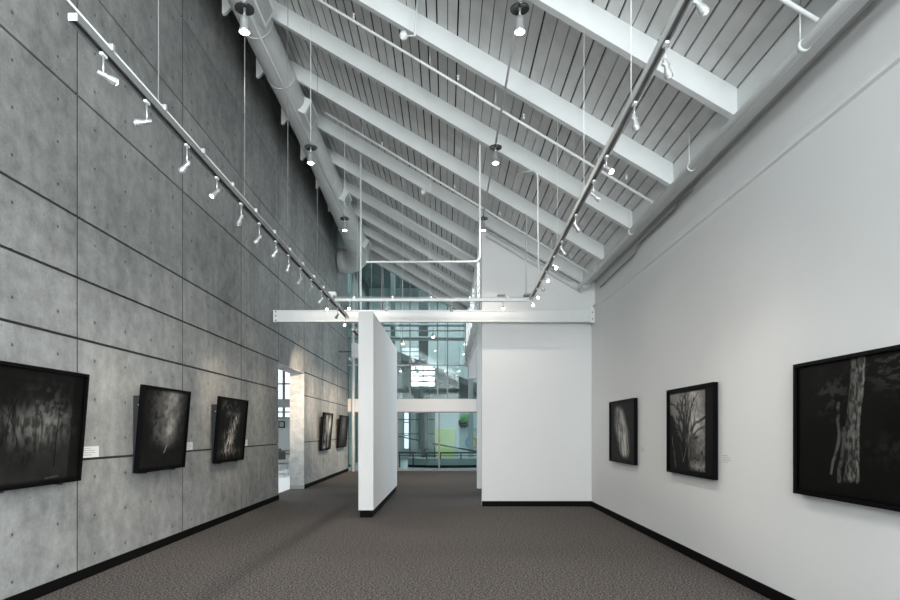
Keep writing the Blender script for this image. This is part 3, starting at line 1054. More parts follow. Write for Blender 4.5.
def picture(kind, u, v):
    n1 = fbm(u, v, 5, 11 * kind + 3, 5)
    n2 = fbm(u, v, 18, 7 * kind + 1, 4)
    n3 = fbm(u * 2.2, v * .8, 16, 5 * kind + 2, 4)       # drawn-out vertical grain
    uw = u + 0.05 * (fbm(u, v, 5, 91 + kind, 3) - .5)     # wobbled coordinates
    vw = v + 0.05 * (fbm(u, v, 5, 77 + kind, 3) - .5)
    g = 0.004 + 0.006 * n1
    if kind == 1:     # misty clearing with thin dark stems
        mist = np.exp(-(((uw - .45) / .36) ** 2 + ((vw - .50) / .15) ** 2))
        g = g + 0.12 * mist * (.25 + con(n3, 3.2)) + .018 * ss(.6, .1, v) * (.4 + n1)
        g += 0.085 * np.exp(-(((u - .62) / .20) ** 2 + ((v - .60) / .10) ** 2)) * con(n2, 5, .54)
        g += 0.03 * np.exp(-(((u - .55) / .20) ** 2 + ((v - .75) / .14) ** 2)) * con(n2, 5, .52)
        g *= 1 - 0.75 * np.exp(-(((uw - .36) / .10) ** 2 + ((vw - .30) / .17) ** 2)) * (1 - .5 * con(n3, 4))
        g *= 1 - 0.8 * np.exp(-(((uw - .10) / .07) ** 2 + ((vw - .40) / .12) ** 2))
        g *= 1 - .75 * line(uw * .2 + u * .8, v, [(.685, .14), (.69, .45), (.70, .68)], .009)
        g *= 1 - .6 * trees(uw, vw, 4, [(.28, .35), (.18, .38), (.52, .42)], .22, .010, 2)
        g += .05 * line(u, v, [(.60, .035), (.74, .045)], .010)
        g *= 1 - .6 * ss(.845, .855, u)
    elif kind == 2:   # pale vertical cloud of leaves
        c = .58 + .08 * (v - .5)
        sh = np.exp(-(((uw - c) / .19) ** 2)) * ss(.20, .50, vw)
        sh2 = .6 * np.exp(-(((uw - .38) / .20) ** 2 + ((vw - .82) / .22) ** 2))
        g = g + 0.24 * sh * (.35 + .9 * con(n1, 2.5)) * (.7 + .5 * con(n2, 3)) + .09 * sh2 * con(n2, 4, .48)
        g += .05 * np.exp(-(((uw - .33) / .10) ** 2 + ((vw - .50) / .16) ** 2)) * con(n2, 5, .5)
        g += .22 * line(uw, vw, [(.50, .21), (.53, .24), (.56, .29)], .012)
        g += .012 * ss(.4, 0, v) * n2
    elif kind == 3:   # speckled diagonal highlight
        c = .34 + .36 * v
        sh = np.exp(-(((uw - c) / .11) ** 2)) * ss(.04, .2, v) * ss(.82, .66, v)
        sh2 = np.exp(-(((u - .40) / .26) ** 2 + ((v - .86) / .12) ** 2))
        sh3 = np.exp(-(((u - .35) / .14) ** 2 + ((v - .34) / .14) ** 2))
        g = g + 0.42 * sh * con(n3, 4.5, .52) + .14 * sh2 * con(n2, 7, .55) + .22 * sh3 * con(n3, 5, .54)
        g += .12 * np.exp(-(((u - .5) / .36) ** 2 + ((v - .12) / .08) ** 2)) * con(n3, 6, .55)
    elif kind == 4:   # two pale trunks
        g = g + .34 * line(uw, v, [(.35, .05), (.45, .5), (.38, .95)], .15) * con(n1, 3)
        g += .6 * np.exp(-(((uw - .75) / .13) ** 2 + ((v - .70) / .2) ** 2))
        g += .16 * line(uw, v, [(.72, .1), (.66, .5)], .10)
        g += .05 * con(n2, 4)
    elif kind == 5:
        g = g + .17 * np.exp(-(((uw - .48) / .2) ** 2 + ((v - .64) / .34) ** 2)) * (.3 + n1) + .03 * con(n2, 3)
        g *= 1 - .5 * line(u, v, [(.5, .1), (.45, .6)], .08)
    elif kind == 6:   # pale leaf-like form leaning right
        c = .33 + .33 * (1 - vw)
        wd = .22 * np.sin(np.clip(v * .92 + .02, 0, 1) * PI) ** .55
        m = 1 - ss(wd * .35, wd * 1.35 + .02, np.abs(uw - c))
        sk = u + .33 * v
        grain = fbm(sk * 2.6, v * .55, 14, 31, 4)
        g = g + .42 * m * (.3 + 1.0 * con(grain, 3.0)) * ss(.04, .14, v) * ss(.97, .84, v) * (.75 + .6 * ss(.9, .1, v))
        g *= 1 - .5 * trees(uw, vw, 8, [(.60, .18)], .62, .014, 2, -.45)
        g *= 1 - .8 * np.exp(-(((u - .44) / .018) ** 2 + ((v - .52) / .025) ** 2))
    elif kind == 7:   # bright sky behind tangled trunks
        inner = ss(.85, .82, u) * ss(.03, .05, u) * ss(.03, .05, v) * ss(.97, .95, v)
        sky = np.exp(-(((uw - .42) / .50) ** 2 + ((vw - .90) / .42) ** 2))
        g = g + .36 * sky * (.55 + .5 * n1)
        g += .30 * ss(.40, .62, uw) * (.2 + con(n1, 2.2)) * (.55 + .6 * con(n2, 3.2)) * ss(.0, .10, v)
        wedge = ss(-.01, .09, (.86 - 1.30 * u) - v + .30 * (n1 - .5) + .10 * (n2 - .5)) * ss(.56, .46, uw + .25 * (n1 - .5))
        g *= 1 - .95 * wedge
        g *= 1 - .82 * trees(uw, vw, 21, [(.40, .04), (.44, .02)], .50, .042, 3)
        g *= 1 - .60 * trees(uw, vw, 23, [(.46, .25), (.52, .15), (.36, .4)], .42, .020, 3, .12)
        g *= 1 - .80 * line(uw, vw, [(.55, .50), (.66, .60), (.84, .66)], .022)
        g *= 1 - .55 * line(uw, vw, [(.58, .42), (.70, .52), (.84, .56)], .016)
        g *= 1 - .90 * ss(.60, .72, n2) * ss(.45, .6, u) * ss(.5, .3, v)
        g += .11 * (.3 + con(n2, 4)) * (line(uw, v, [(.19, .04), (.13, .25), (.10, .46)], .008) + line(uw, vw, [(.36, .12), (.44, .30), (.46, .46)], .009))
        g += .05 * line(uw, vw, [(.30, .35), (.33, .22), (.37, .12)], .007)
        g *= 1 - .92 * np.exp(-(((uw - .66) / .055) ** 2 + ((vw - .42 - .25 * (u - .66)) / .022) ** 2))
        g = .004 + g * inner
    elif kind == 8:   # one pale trunk on black, thin companion at its left
        tw = .058 + .012 * ss(.22, .08, v)
        c = .478 + .065 * v + .008 * np.sin(v * 9)
        m = (1 - ss(tw * .82, tw * 1.06, np.abs(u - c + .012 * (n2 - .5)))) * ss(.11, .15, v + .05 * (n3 - .5))
        bark = fbm(u * 4.0, v * 1.2, 20, 5, 4)
        g = g * .8 + .20 * m * (.12 + .95 * con(bark, 3.0, .50)) * (.35 + .65 * np.clip((u - c + tw) / (2 * tw), 0, 1))
        t2 = line(uw, v, [(.325, .17), (.355, .30), (.385, .46), (.39, .68)], .017)
        g += .085 * t2 * con(n2, 4, .46)
        t3 = line(uw, v, [(.400, .12), (.415, .3), (.425, .5)], .022)
        g += .065 * t3 * con(n2, 4, .46)
        g += .030 * np.exp(-(((u - .33) / .16) ** 2 + ((v - .76) / .14) ** 2)) * con(n2, 9, .60)
        g += .012 * np.exp(-(((u - .80) / .25) ** 2 + ((v - .36) / .10) ** 2)) * con(n2, 5, .52)
        g += .035 * np.exp(-(((u - .82) / .2) ** 2 + ((v - .90) / .14) ** 2)) * con(fbm(u * .5 + v, v * 1.5 - u * .4, 26, 9, 3), 7, .56)
    e = np.minimum(np.minimum(u, 1 - u), np.minimum(v, 1 - v))
    g = g * (0.25 + 0.75 * ss(0.0, 0.04, e))
    return np.clip(g, 0.002, 0.9)


def framed(kind, wall, y0, y1, z0, z1, label, tilt=0.0, gap=0.01, NX=210, NZ=170):
    W, Hh = y1 - y0, z1 - z0
    D = 0.055
    side = 1 if wall == 'left' else -1
    root = tag(empty('framed_photograph', ((XL + gap) if side == 1 else (XR - gap), (y0 + y1) / 2, z0)), label, 'picture', 'framed dark photographs')
    root.rotation_euler = (0, 0, side * PI / 2)
    rot = Matrix.Rotation(tilt, 4, 'X')      # leans the head of the frame forward (-Y local)
    bw_ = 0.026
    bm = BM()
    for a, b, c, d in ((-W / 2, -W / 2 + bw_, 0, Hh), (W / 2 - bw_, W / 2, 0, Hh), (-W / 2 + bw_, W / 2 - bw_, 0, bw_), (-W / 2 + bw_, W / 2 - bw_, Hh - bw_, Hh)):
        box(bm, a, b, -D, 0, c, d)
    bmesh.ops.transform(bm, matrix=rot, verts=bm.verts[:])
    obj('frame', bm, 'black_frame', root)
    bm = BM()
    box(bm, -W / 2 + bw_, W / 2 - bw_, -D + 0.02, -0.002, bw_, Hh - bw_)
    bmesh.ops.transform(bm, matrix=rot, verts=bm.verts[:])
    obj('backing_board', bm, 'black_frame', root)
    # print: fine grid carrying the tones
    us, vs = np.linspace(0, 1, NX), np.linspace(0, 1, NZ)
    U, V = np.meshgrid(us, vs)
    G = picture(kind, U, V)
    xs = -W / 2 + bw_ + U * (W - 2 * bw_)
    zs = bw_ + V * (Hh - 2 * bw_)
    me = bpy.data.meshes.new('print')
    verts = np.stack([xs.ravel(), np.full(xs.size, -D + 0.018), zs.ravel()], 1)
    idx = np.arange(NX * NZ).reshape(NZ, NX)
    quads = np.stack([idx[:-1, :-1].ravel(), idx[:-1, 1:].ravel(), idx[1:, 1:].ravel(), idx[1:, :-1].ravel()], 1)
    me.from_pydata(verts.tolist(), [], quads.tolist())
    at = me.color_attributes.new('tone', 'FLOAT_COLOR', 'POINT')
    tint = np.array([1.0, 0.97, 0.90]) if kind != 5 else np.array([1.0, 0.95, 0.97])
    colr = np.ones((NX * NZ, 4))
    colr[:, :3] = G.ravel()[:, None] * tint[None, :]
    at.data.foreach_set('color', colr.astype(np.float32).ravel())
    me.materials.append(M['print'])
    me.transform(rot)
    po = bpy.data.objects.new('print', me)
    COL.objects.link(po)
    po.parent = root
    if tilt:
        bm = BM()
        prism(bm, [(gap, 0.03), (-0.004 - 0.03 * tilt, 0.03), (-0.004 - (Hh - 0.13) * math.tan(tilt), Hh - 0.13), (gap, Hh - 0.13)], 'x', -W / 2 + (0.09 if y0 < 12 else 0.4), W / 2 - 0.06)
        obj('shadow_bracket', bm, 'shade_back', root)  # near-black colour puts the shadow behind the leaning frame into the bracket
        bm = BM()
        tube(bm, [(-W / 2 + 0.086, -0.02, Hh - 0.24), (-W / 2 + 0.0895, -0.02, Hh - 0.24)], 0.008, 8)
        obj('screw', bm, 'silver', root)
        for s in (-0.3, 0.3):
            bm = BM()
            tube(bm, [(s * W, gap, -0.012), (s * W, -0.03, -0.012)], 0.010, 8)
            obj('support_peg', bm, 'black_metal', root)
    return root


TI = math.atan(0.085 / 1.04)
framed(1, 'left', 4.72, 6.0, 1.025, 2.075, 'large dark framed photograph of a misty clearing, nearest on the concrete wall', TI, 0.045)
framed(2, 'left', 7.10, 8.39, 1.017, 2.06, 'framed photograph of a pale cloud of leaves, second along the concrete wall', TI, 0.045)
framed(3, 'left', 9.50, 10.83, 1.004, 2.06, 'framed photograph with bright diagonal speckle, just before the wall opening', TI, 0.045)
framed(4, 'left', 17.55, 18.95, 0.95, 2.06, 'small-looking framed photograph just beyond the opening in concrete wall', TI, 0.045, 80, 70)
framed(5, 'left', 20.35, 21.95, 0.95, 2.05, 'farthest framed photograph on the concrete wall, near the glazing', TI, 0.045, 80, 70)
framed(6, 'right', 9.23, 10.64, 0.99, 2.015, 'framed photograph of a pale leaf shape, farthest on the white wall', 0, 0.012)
framed(7, 'right', 6.50, 7.87, 0.985, 2.035, 'framed photograph of tangled trunks against bright sky on white wall', 0, 0.012)
framed(8, 'right', 3.60, 5.0, 1.0, 2.055, 'large framed photograph of one pale trunk on black, nearest on white wall', 0, 0.012, 240, 180)


def caption(wall, y0, y1, z0, z1, label, card=True):
    side = 1 if wall == 'left' else -1
    x = XL if side == 1 else XR
    root = tag(empty('wall_label', (x, (y0 + y1) / 2, z0)), label, 'wall label', 'captions beside the photographs')
    ox, oy, oz = x, (y0 + y1) / 2, z0
    if card:
        bm = BM()
        a, b = sorted((0.0, side * 0.006))
        box(bm, a, b, y0 - oy, y1 - oy, 0, z1 - z0)
        obj('card', bm, 'label', root)
    n = 4
    Hh = z1 - z0
    off = 0.0062 if card else 0.0005
    L = (y1 - y0)
    for k in range(n):
        zz = Hh * (0.84 - 0.2 * k)
        ln = L * (0.55, 0.8, 0.85, 0.6)[k] * (0.85 if card else 1)
        bm = BM()
        # broken strokes standing in for print too small to read
        p = 0.0
        rr = random.Random(k + int(y0 * 10))
        # text starts at the left edge as seen by a reader facing the wall
        while p < ln:
            s = min(rr.uniform(0.012, 0.035), ln - p)
            if side == 1:
                ya = y0 - oy + L * 0.06 + p
                yb_ = ya + s
            else:
                yb_ = y1 - oy - L * 0.06 - p
                ya = yb_ - s
            a, b = sorted((side * off, side * (off + 0.0008)))
            box(bm, a, b, ya, yb_, zz - 0.0028, zz + 0.0028)
            p += s + 0.007
        obj('text_line', bm, 'ink', root)
    return root


caption('left', 6.17, 6.47, 1.235, 1.35, 'white caption card right of the misty clearing photograph')
caption('left', 8.60, 8.87, 1.235, 1.35, 'white caption card right of the pale leaf cloud photograph')
caption('left', 11.05, 11.32, 1.235, 1.35, 'white caption card right of the diagonal speckle photograph')
caption('right', 8.92, 9.13, 1.17, 1.29, 'tiny grey caption text beside the farthest photograph on white wall', False)
caption('right', 6.22, 6.43, 1.16, 1.27, 'tiny grey caption text beside the tangled trunks photograph', False)

# ------------------------------------------------------------------ far glazing
gz = tag(empty('glazed_wall', (0, YG, 0)), 'full-height teal glass wall with bronze mullions at the far end', 'glazing')


def G(name, bm, m, parent=gz, bevel=0):
    o = obj(name, bm, m, parent, bevel)
    o.location = (0, -YG, 0) if parent is gz else (0, 0, 0)
    return o


bm = BM()
box(bm, XL - 0.0, 2.4, YG - 0.005, YG + 0.005, 0.0, 2.22)
G('lower_pane', bm, 'glass')
bm = BM()
prism(bm, [(XL, 2.73), (2.4, 2.73), (2.4, roof(2.4)), (XL, 9.5)], 'y', YG - 0.005, YG + 0.005)
G('upper_pane', bm, 'glass_upper')
bm = BM()
box(bm, XL, 2.4, YG - 0.10, YG + 0.10, 2.24, 2.72)
G('transom_panel', bm, 'band', bevel=0.005)
bm = BM()
box(bm, XL, 2.4, YG - 0.05, YG + 0.05, 0.0, 0.05)
G('sill_rail', bm, 'bronze')
bm = BM()
box(bm, XL, 2.4, YG - 0.05, YG + 0.05, 2.20, 2.24)
G('head_rail', bm, 'bronze')
for x in (-3.3, -1.83, -0.26, 1.25):
    bm = BM()
    box(bm, x - 0.03, x + 0.03, YG - 0.05, YG + 0.05, 0.05, 2.20)
    G('mullion', bm, 'bronze')
for x in (-3.3, -2.4, -1.36, -0.32, 0.06, 0.86):
    bm = BM()
    box(bm, x - 0.022, x + 0.022, YG - 0.04, YG + 0.04, 2.72, min(9.4, roof(x)))
    G('mullion', bm, 'bronze')
for z in (4.0, 4.95, 5.3):
    bm = BM()
    box(bm, XL, 0.84, YG - 0.03, YG + 0.03, z - 0.02, z + 0.02)
    G('cross_rail', bm, 'white_steel' if z < 4.5 else 'lightcol')
sp = tag(empty('hanging_speaker', (-3.13, 21.0, 4.03)), 'white box fixed left of partition before the far glazing', 'speaker box')
bm = BM()
box(bm, -0.12, 0.12, -0.12, 0.12, 0, 0.52)
obj('cabinet', bm, 'white_steel', sp, 0.01)
bm = BM()
box(bm, XL + 3.13 + 0.001, -0.12, -0.02, 0.02, 0.2, 0.24)
obj('wall_arm', bm, 'column', sp)

# ------------------------------------------------------------------ atrium beyond the glass
YA = 34.0
bm = BM()
box(bm, -4.3, 6, YG + 0.02, YA, -0.12, 0.0)
struct('floor_atrium', bm, 'atrium_floor', 'grey floor of the bright hall beyond the glazing', 'floor')
bm = BM()
wins = [(-2.36, -2.06, 0.5, 2.75), (-1.96, -0.62, 3.97, 5.2), (-2.5, -1.3, 5.45, 6.2)]  # middle opening added where the glass mirrors the gable window
# wall as a grid of boxes round the window holes
xs_ = sorted({-4.4, 6.0, *[w_[0] for w_ in wins], *[w_[1] for w_ in wins]})
zs_ = sorted({0.0, 9.5, *[w_[2] for w_ in wins], *[w_[3] for w_ in wins]})
for a, b in zip(xs_[:-1], xs_[1:]):
    for c, d in zip(zs_[:-1], zs_[1:]):
        mx_, mz_ = (a + b) / 2, (c + d) / 2
        if any(w_[0] < mx_ < w_[1] and w_[2] < mz_ < w_[3] for w_ in wins):
            continue
        box(bm, a, b, YA, YA + 0.2, c, d)
bmesh.ops.remove_doubles(bm, verts=bm.verts[:], dist=0.0005)
struct('wall_atrium', bm, 'atrium_wall', 'pale far wall of the hall beyond the glazing', 'wall')
for i, w_ in enumerate(wins):
    bm = BM()
    n = 3
    for k in range(n + 1):
        z = w_[2] + (w_[3] - w_[2]) * k / n
        box(bm, w_[0], w_[1], YA - 0.03, YA + 0.03, z - 0.03, z + 0.03)
    for x in (w_[0], w_[1]):
        box(bm, x - 0.03, x + 0.03, YA - 0.03, YA + 0.03, w_[2], w_[3])
    struct('window_%d' % (i + 1), bm, 'lightcol',
           ['narrow bright window slit low in the far hall wall', 'bright barred window in the hall beyond the glass',
            'upper bright window in the hall beyond the glass'][i], 'window')
bm = BM()
box(bm, -4.4, 6, YG + 0.01, YA + 0.2, 9.5, 9.6)
struct('ceiling_atrium', bm, 'atrium_dark', 'dark ceiling of the hall beyond the glazing', 'ceiling')
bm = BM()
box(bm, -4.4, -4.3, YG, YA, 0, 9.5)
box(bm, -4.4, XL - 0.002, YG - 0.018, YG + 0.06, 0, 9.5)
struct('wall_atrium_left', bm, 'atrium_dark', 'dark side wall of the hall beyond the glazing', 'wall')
bm = BM()
box(bm, 6.0, 6.1, YG, YA, 0, 9.5)
box(bm, 2.4, 6.0, YG, YG + 0.06, 0, 9.5)
struct('wall_atrium_right', bm, 'atrium_wall', 'pale side wall of the hall beyond the glazing', 'wall')

bm = BM()
prism(bm, [(-4.28, 5.91), (3.0, 3.0), (3.0, 3.3), (-4.28, 6.21)], 'y', 30.2, 34.0)
for k in range(12):
    x = -4.2 + k * 0.6
    z = 6.0 - 0.4 * (x + 4.5)
    box(bm, x, x + 0.09, 30.0, 34.0, z - 0.35, z + 0.02)
tag(obj('hall_roof_slats', bm, 'column'), 'sloping slatted soffit high inside the hall beyond the glass', 'soffit')
for z, yy in ((4.28, 26.0), (5.05, 27.2)):
    bm = BM()
    tube(bm, [(-4.298, yy, z + 1.2), (5.998, yy, z + 1.2)], 0.07, 10)
    tag(obj('hall_cross_tube', bm, 'lightcol'), 'grey horizontal tube inside hall, %s of the two' % ('nearer' if yy < 27 else 'farther'), 'tube')

bm = BM()
box(bm, -1.26, -0.83, 28.0, 28.4, 0.62, 9.4)
box(bm, -1.16, -0.93, 28.1, 28.3, 0.0, 0.62)
tag(obj('hall_column', bm, 'column', None, 0.01), 'dark grey square column in hall, left of lime panel', 'column')
bm = BM()
box(bm, 1.04, 1.26, 28.0, 28.3, 0.0, 9.4)
tag(obj('hall_column', bm, 'lightcol', None, 0.01), 'slim light grey column in hall, right of lime panel', 'column')
bm = BM()
box(bm, -2.55, -2.36, 28.0, 28.3, 0.0, 9.4)
tag(obj('hall_column', bm, 'column', None, 0.01), 'dark slim column at far left of hall', 'column')
bm = BM()
box(bm, -0.56, 0.42, 30.0, 30.12, 0.0, 1.62)
tag(obj('display_panel', bm, 'lime', None, 0.01), 'lime green display panel standing in the hall', 'panel')
bm = BM()
box(bm, 0.43, 2.2, 30.2, 30.3, 0.0, 1.62)
box(bm, -0.56, 2.4, 30.15, 30.3, 1.62, 2.6)
tag(obj('hall_screen_wall', bm, 'atrium_wall', None, 0.005), 'pale screen wall behind lime panel', 'screen')
# green round badge with black base, hanging on the screen
bt = tag(empty('wall_badge', (0.92, 30.05, 2.0)), 'round green badge over black curved shapes on pale screen', 'wall sign')
bm = BM()
lathe(bm, [(0.0, 0.05), (0.20, 0.05), (0.22, 0.03), (0.22, 0.0), (0.0, 0.0)], 24, Matrix.Rotation(PI / 2, 4, 'X') @ Matrix.Translation((0, 0.15, 0)))
obj('green_disc', bm, 'green', bt)
bm = BM()
tube(bm, [(-0.26, 0, 0.05), (-0.22, 0, -0.20), (0.0, 0, -0.27), (0.2, 0, -0.20), (0.26, 0, 0.2)], 0.06, 8)
tube(bm, [(-0.30, 0, -0.02), (-0.10, 0, -0.12), (0.1, 0, -0.1)], 0.05, 8)
tube(bm, [(-0.2, 0.0, -0.33), (-0.05, 0.0, -0.22)], 0.03, 8)
obj('black_curve', bm, 'ink_black', bt)
rt = tag(empty('ring_sign', (1.28, 30.155, 0.95)), 'amber and blue ring emblem on pale screen', 'wall sign')
for a0, a1, m_ in ((-80, 95, 'orange'), (100, 275, 'blue')):
    bm = BM()
    tube(bm, [(0.27 * math.cos(math.radians(a)), 0, 0.27 * math.sin(math.radians(a))) for a in np.linspace(a0, a1, 14)], 0.045, 8)
    obj('ring_arc', bm, m_, rt)

# curved low bench with rail
bt = tag(empty('curved_bench', (0, 24.6, 0)), 'long curved grey bench with black rail just beyond the glass', 'bench')
arc = [(x, 24.75 + 0.10 * (x + 0.2) ** 2) for x in np.linspace(-3.6, 2.3, 22)]
body = [(x, 24.85 + 0.10 * (x + 0.2) ** 2 + 0.35 * max(0, -0.7 - x)) for x in np.linspace(-1.6, 2.3, 18)]


def ribbon(pts, d, z0, z1):
    bm = BM()
    a = [bm.verts.new((x, y, z0)) for x, y in pts] + [bm.verts.new((x, y + d, z0)) for x, y in reversed(pts)]
    f = bm.faces.new(a)
    r = bmesh.ops.extrude_face_region(bm, geom=[f])
    bmesh.ops.translate(bm, vec=(0, 0, z1 - z0), verts=[v for v in r['geom'] if isinstance(v, bmesh.types.BMVert)])
    bmesh.ops.recalc_face_normals(bm, faces=bm.faces[:])
    return bm


for nme, m_, d, z0_, z1_, dy in (('plinth', 'black_base', 0.9, 0.0, 0.11, 0.06), ('body', 'bench_grey', 1.1, 0.11, 0.38, 0)):
    o = obj(nme, ribbon([(x, y + dy) for x, y in body], d, z0_, z1_), m_, bt)
    o.location = (0, -24.6, 0)
bm = BM()
tube(bm, [(x, y + 0.1, 0.62) for x, y in arc], 0.036, 8)
tube(bm, [(x, y + 0.1, 0.50) for x, y in arc], 0.014, 8)
o = obj('rail', bm, 'black_metal', bt)
o.location = (0, -24.6, 0)
for q in (2, 6, 8, 10, 12, 15, 18, 19, 20):
    x, y = arc[q]
    bm = BM()
    tube(bm, [(x, y + 0.1, 0.37 if x > -1.3 else 0.0), (x, y + 0.1, 0.62)], 0.025, 8)
    o = obj('rail_post', bm, 'black_metal', bt)
    o.location = (0, -24.6, 0)
bm = BM()
tube(bm, [(-0.6, 27.2, 0.95), (1.9, 27.2, 0.50)], 0.035, 8)
tube(bm, [(-0.5, 27.2, 0.0), (-0.5, 27.2, 0.93)], 0.025, 8)
tube(bm, [(1.6, 27.2, 0.0), (1.6, 27.2, 0.55)], 0.025, 8)
tag(obj('ramp_rail', bm, 'black_metal'), 'black sloping handrail in front of lime panel', 'handrail')
bm = BM()
tube(bm, [(-2.45, 28.8, 1.30), (-1.2, 28.8, 1.05)], 0.03, 8)
tube(bm, [(-2.4, 28.8, 0.0), (-2.4, 28.8, 1.3)], 0.025, 8)
tag(obj('ramp_rail', bm, 'black_metal'), 'black sloping handrail left of dark column', 'handrail')
bm = BM()
for z in (1.35, 2.15, 2.75):
    box(bm, -3.4, -0.6, 33.8, 33.86, z - 0.025, z + 0.025)
for x in (-3.4, -2.7, -2.0, -1.3, -0.62):
    box(bm, x - 0.025, x + 0.025, 33.8, 33.86, 0, 2.8)
tag(obj('glazing_grid', bm, 'column'), 'grey glazing bars low on far hall wall', 'glazing bars')
# small lamps in the hall
for x, px_y, y, mm, r, lab in ((0.78, 87, 25.2, 'lens_white', 0.035, 'small lamp in hall by right bulkhead, lower of the pair'),
                               (0.74, 77, 25.8, 'lens_white', 0.035, 'small lamp in hall by right bulkhead, upper of the pair'),
                               (-0.03, 60, 26.5, 'lens_white', 0.03, 'small lamp in hall right of the barred window'),
                               (0.58, 60, 26.5, 'lens_white', 0.03, 'small lamp in hall, rightmost above white transom'),
                               (-1.85, 60, 24.8, 'lens_white', 0.03, 'small lamp in hall, leftmost above white transom')):
    z = EYE + px_y * y / 608
    root = tag(empty('hall_lamp', (x, y, z)), lab, 'lamp', 'small lamps in the hall')
    bm = BM()
    lathe(bm, [(0, 0.12), (r * .5, 0.12), (r * .8, 0.05), (r, 0.0)], 14)
    sh = obj('lamp_shade', bm, 'silver', root)
    bm = BM()
    lathe(bm, [(r * 1.05, 0.0), (r * .9, -0.7 * r), (0, -1.1 * r)], 14)
    obj('bulb', bm, mm, root)
    bm = BM()
    tube(bm, [(0, 0, 0.12), (0, 0, 9.5 - z)], 0.008, 6)
    obj('drop_rod', bm, 'grille', root)

# ------------------------------------------------------------------ side room seen through the opening
bm = BM()
box(bm, -12, XL - 0.36, 11.0, 28.0, -0.12, 0.0)
struct('floor_side', bm, 'tile', 'pale shiny floor of the room beyond the opening', 'floor')
bm = BM()
box(bm, -12, XL - 0.36, 27.0, 27.2, 0, 2.1)
box(bm, -12, -8.3, 27.0, 27.2, 2.1, 4.5)
box(bm, -5.4, XL - 0.36, 27.0, 27.2, 2.1, 4.5)
box(bm, -12.2, -12, 11, 27.2, 0, 4.5)
box(bm, -12, XL - 0.36, 10.9, 11, 0, 4.5)
struct('wall_side_room', bm, 'atrium_wall', 'pale walls of the bright room beyond the opening', 'wall')
bm = BM()
box(bm, -12, XL - 0.36, 11, 27.2, 4.5, 4.6)
struct('ceiling_side_room', bm, 'white_wall', 'white ceiling of the room beyond the opening', 'ceiling')
bm = BM()
for x in (-8.3, -7.2, -6.2, -5.4):
    box(bm, x - 0.05, x + 0.05, 26.95, 27.05, 2.1, 4.5)
for z in (2.1, 2.35, 3.6):
    box(bm, -8.3, -5.4, 26.9, 27.05, z - 0.03, z + 0.03)
struct('window_4', bm, 'lightcol', 'bright window seen through the opening in the concrete wall', 'window')
bm = BM()
box(bm, -9.5, -4.07, 25.6, 25.75, 2.50, 2.86)
tag(obj('hanging_rail', bm, 'lightcol', None, 0.01), 'grey overhead rail seen through the opening', 'rail')
bm = BM()
box(bm, -7.42, -7.15, 26.94, 26.995, 1.65, 1.95)
box(bm, -7.38, -7.19, 26.93, 26.94, 1.69, 1.91, 1)
tag(obj('small_picture', bm, ['black_frame', 'lightcol']), 'small framed picture in room beyond the opening', 'picture')


def table(x, y, label):
    root = tag(empty('side_table', (x, y, 0)), label, 'table', 'tables in the side room')
    bm = BM()
    box(bm, -0.45, 0.45, -0.45, 0.45, 0.71, 0.75)
    obj('tabletop', bm, 'wood_dark', root, 0.006)
    for sx in (-0.38, 0.38):
        for sy in (-0.38, 0.38):
            bm = BM()
            tube(bm, [(sx, sy, 0), (sx, sy, 0.71)], 0.02, 8)
            obj('leg', bm, 'silver', root)
    return root


def chair(x, y, rz, label):
    root = tag(empty('side_chair', (x, y, 0)), label, 'chair', 'chairs in the side room')
    root.rotation_euler = (0, 0, rz)
    bm = BM()
    box(bm, -0.21, 0.21, -0.21, 0.21, 0.43, 0.46)
    obj('seat', bm, 'wood_dark', root, 0.01)
    bm = BM()
    box(bm, -0.20, 0.20, 0.19, 0.22, 0.58, 0.85)
    obj('backrest', bm, 'wood_dark', root, 0.01)
    for sx in (-0.18, 0.18):
        bm = BM()
        tube(bm, [(sx, -0.19, 0), (sx, -0.18, 0.43)], 0.012, 6)
        obj('leg', bm, 'silver', root)
        bm = BM()
        tube(bm, [(sx, 0.21, 0), (sx, 0.18, 0.45), (sx, 0.205, 0.84)], 0.012, 6)
        obj('leg', bm, 'silver', root)
    return root


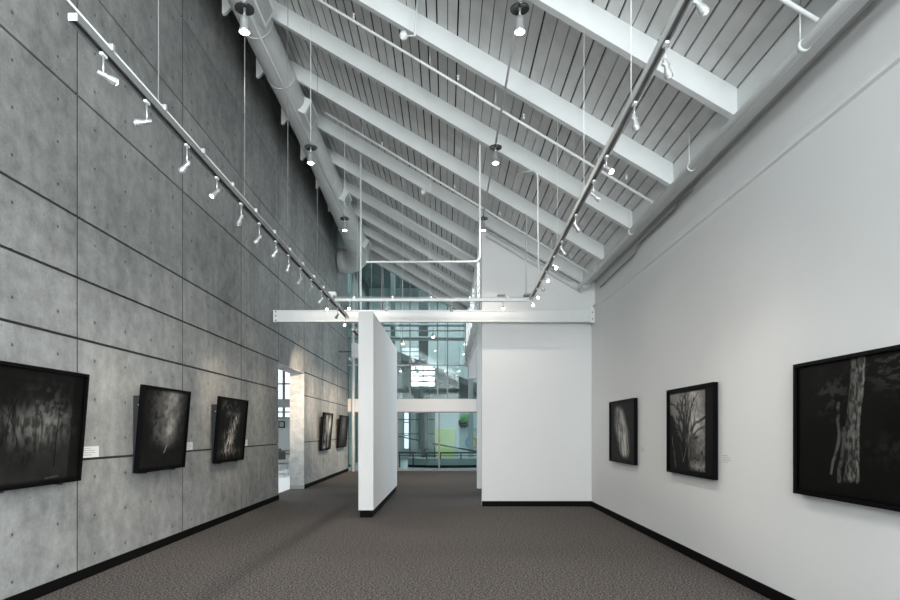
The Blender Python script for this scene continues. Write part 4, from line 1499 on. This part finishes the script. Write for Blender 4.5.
table(-5.75, 21.2, 'dark-topped table seen through the opening, nearer one')
table(-6.45, 24.2, 'dark-topped table seen through the opening, farther one')
chair(-5.45, 20.1, PI, 'dark chair before the nearer table through the opening')
chair(-5.1, 21.3, -PI / 2, 'dark chair right of the nearer table through the opening')
chair(-6.4, 23.1, PI, 'dark chair before the farther table through the opening')

# ------------------------------------------------------------------ end of the room behind the viewer: gable window and a slot added for the ribbon light
bm = BM()
H_ = [(-3.38, 2.68, 3.38, 4.06), (-2.98, -0.92, 5.28, 7.12)]
xs_ = sorted({XL - 0.36, XR + 0.35, *[h[0] for h in H_], *[h[1] for h in H_]})
zs_ = sorted({0.0, 9.6, *[h[2] for h in H_], *[h[3] for h in H_]})
for a, b in zip(xs_[:-1], xs_[1:]):
    for c, d in zip(zs_[:-1], zs_[1:]):
        if any(h[0] < (a + b) / 2 < h[1] and h[2] < (c + d) / 2 < h[3] for h in H_):
            continue
        box(bm, a, b, -6.1, -5.95, c, d)
struct('wall_near', bm, 'white_wall', 'white gable wall behind the viewer with gable window and added light slot', 'wall')
bm = BM()
for x in (-2.98, -1.95, -0.92):
    box(bm, x - 0.03, x + 0.03, -5.89, -5.82, 5.28, 7.12)
for z in (5.28, 5.74, 6.2, 6.66, 7.12):
    box(bm, -2.98, -0.92, -5.89, -5.82, z - 0.06, z + 0.06)
for x in (-3.38, -1.85, -0.35, 1.15, 2.68):  # bars added before the unseen ribbon light
    box(bm, x - 0.03, x + 0.03, -5.89, -5.82, 3.38, 4.06)
for x_, y0_, y1_ in ((2.875, -4.9, -0.3),):  # frame added round the unseen side panel, the wall behind is solid
    for k in range(4):
        y_ = y0_ + (y1_ - y0_) * k / 3
        box(bm, x_ - 0.02, x_ + 0.02, y_ - 0.03, y_ + 0.03, 0.45, 3.35)
    for z_ in (0.45, 3.35):
        box(bm, x_ - 0.02, x_ + 0.02, y0_, y1_, z_ - 0.03, z_ + 0.03)
struct('window_5', bm, 'bronze', 'barred windows in the gable wall behind the viewer', 'window')
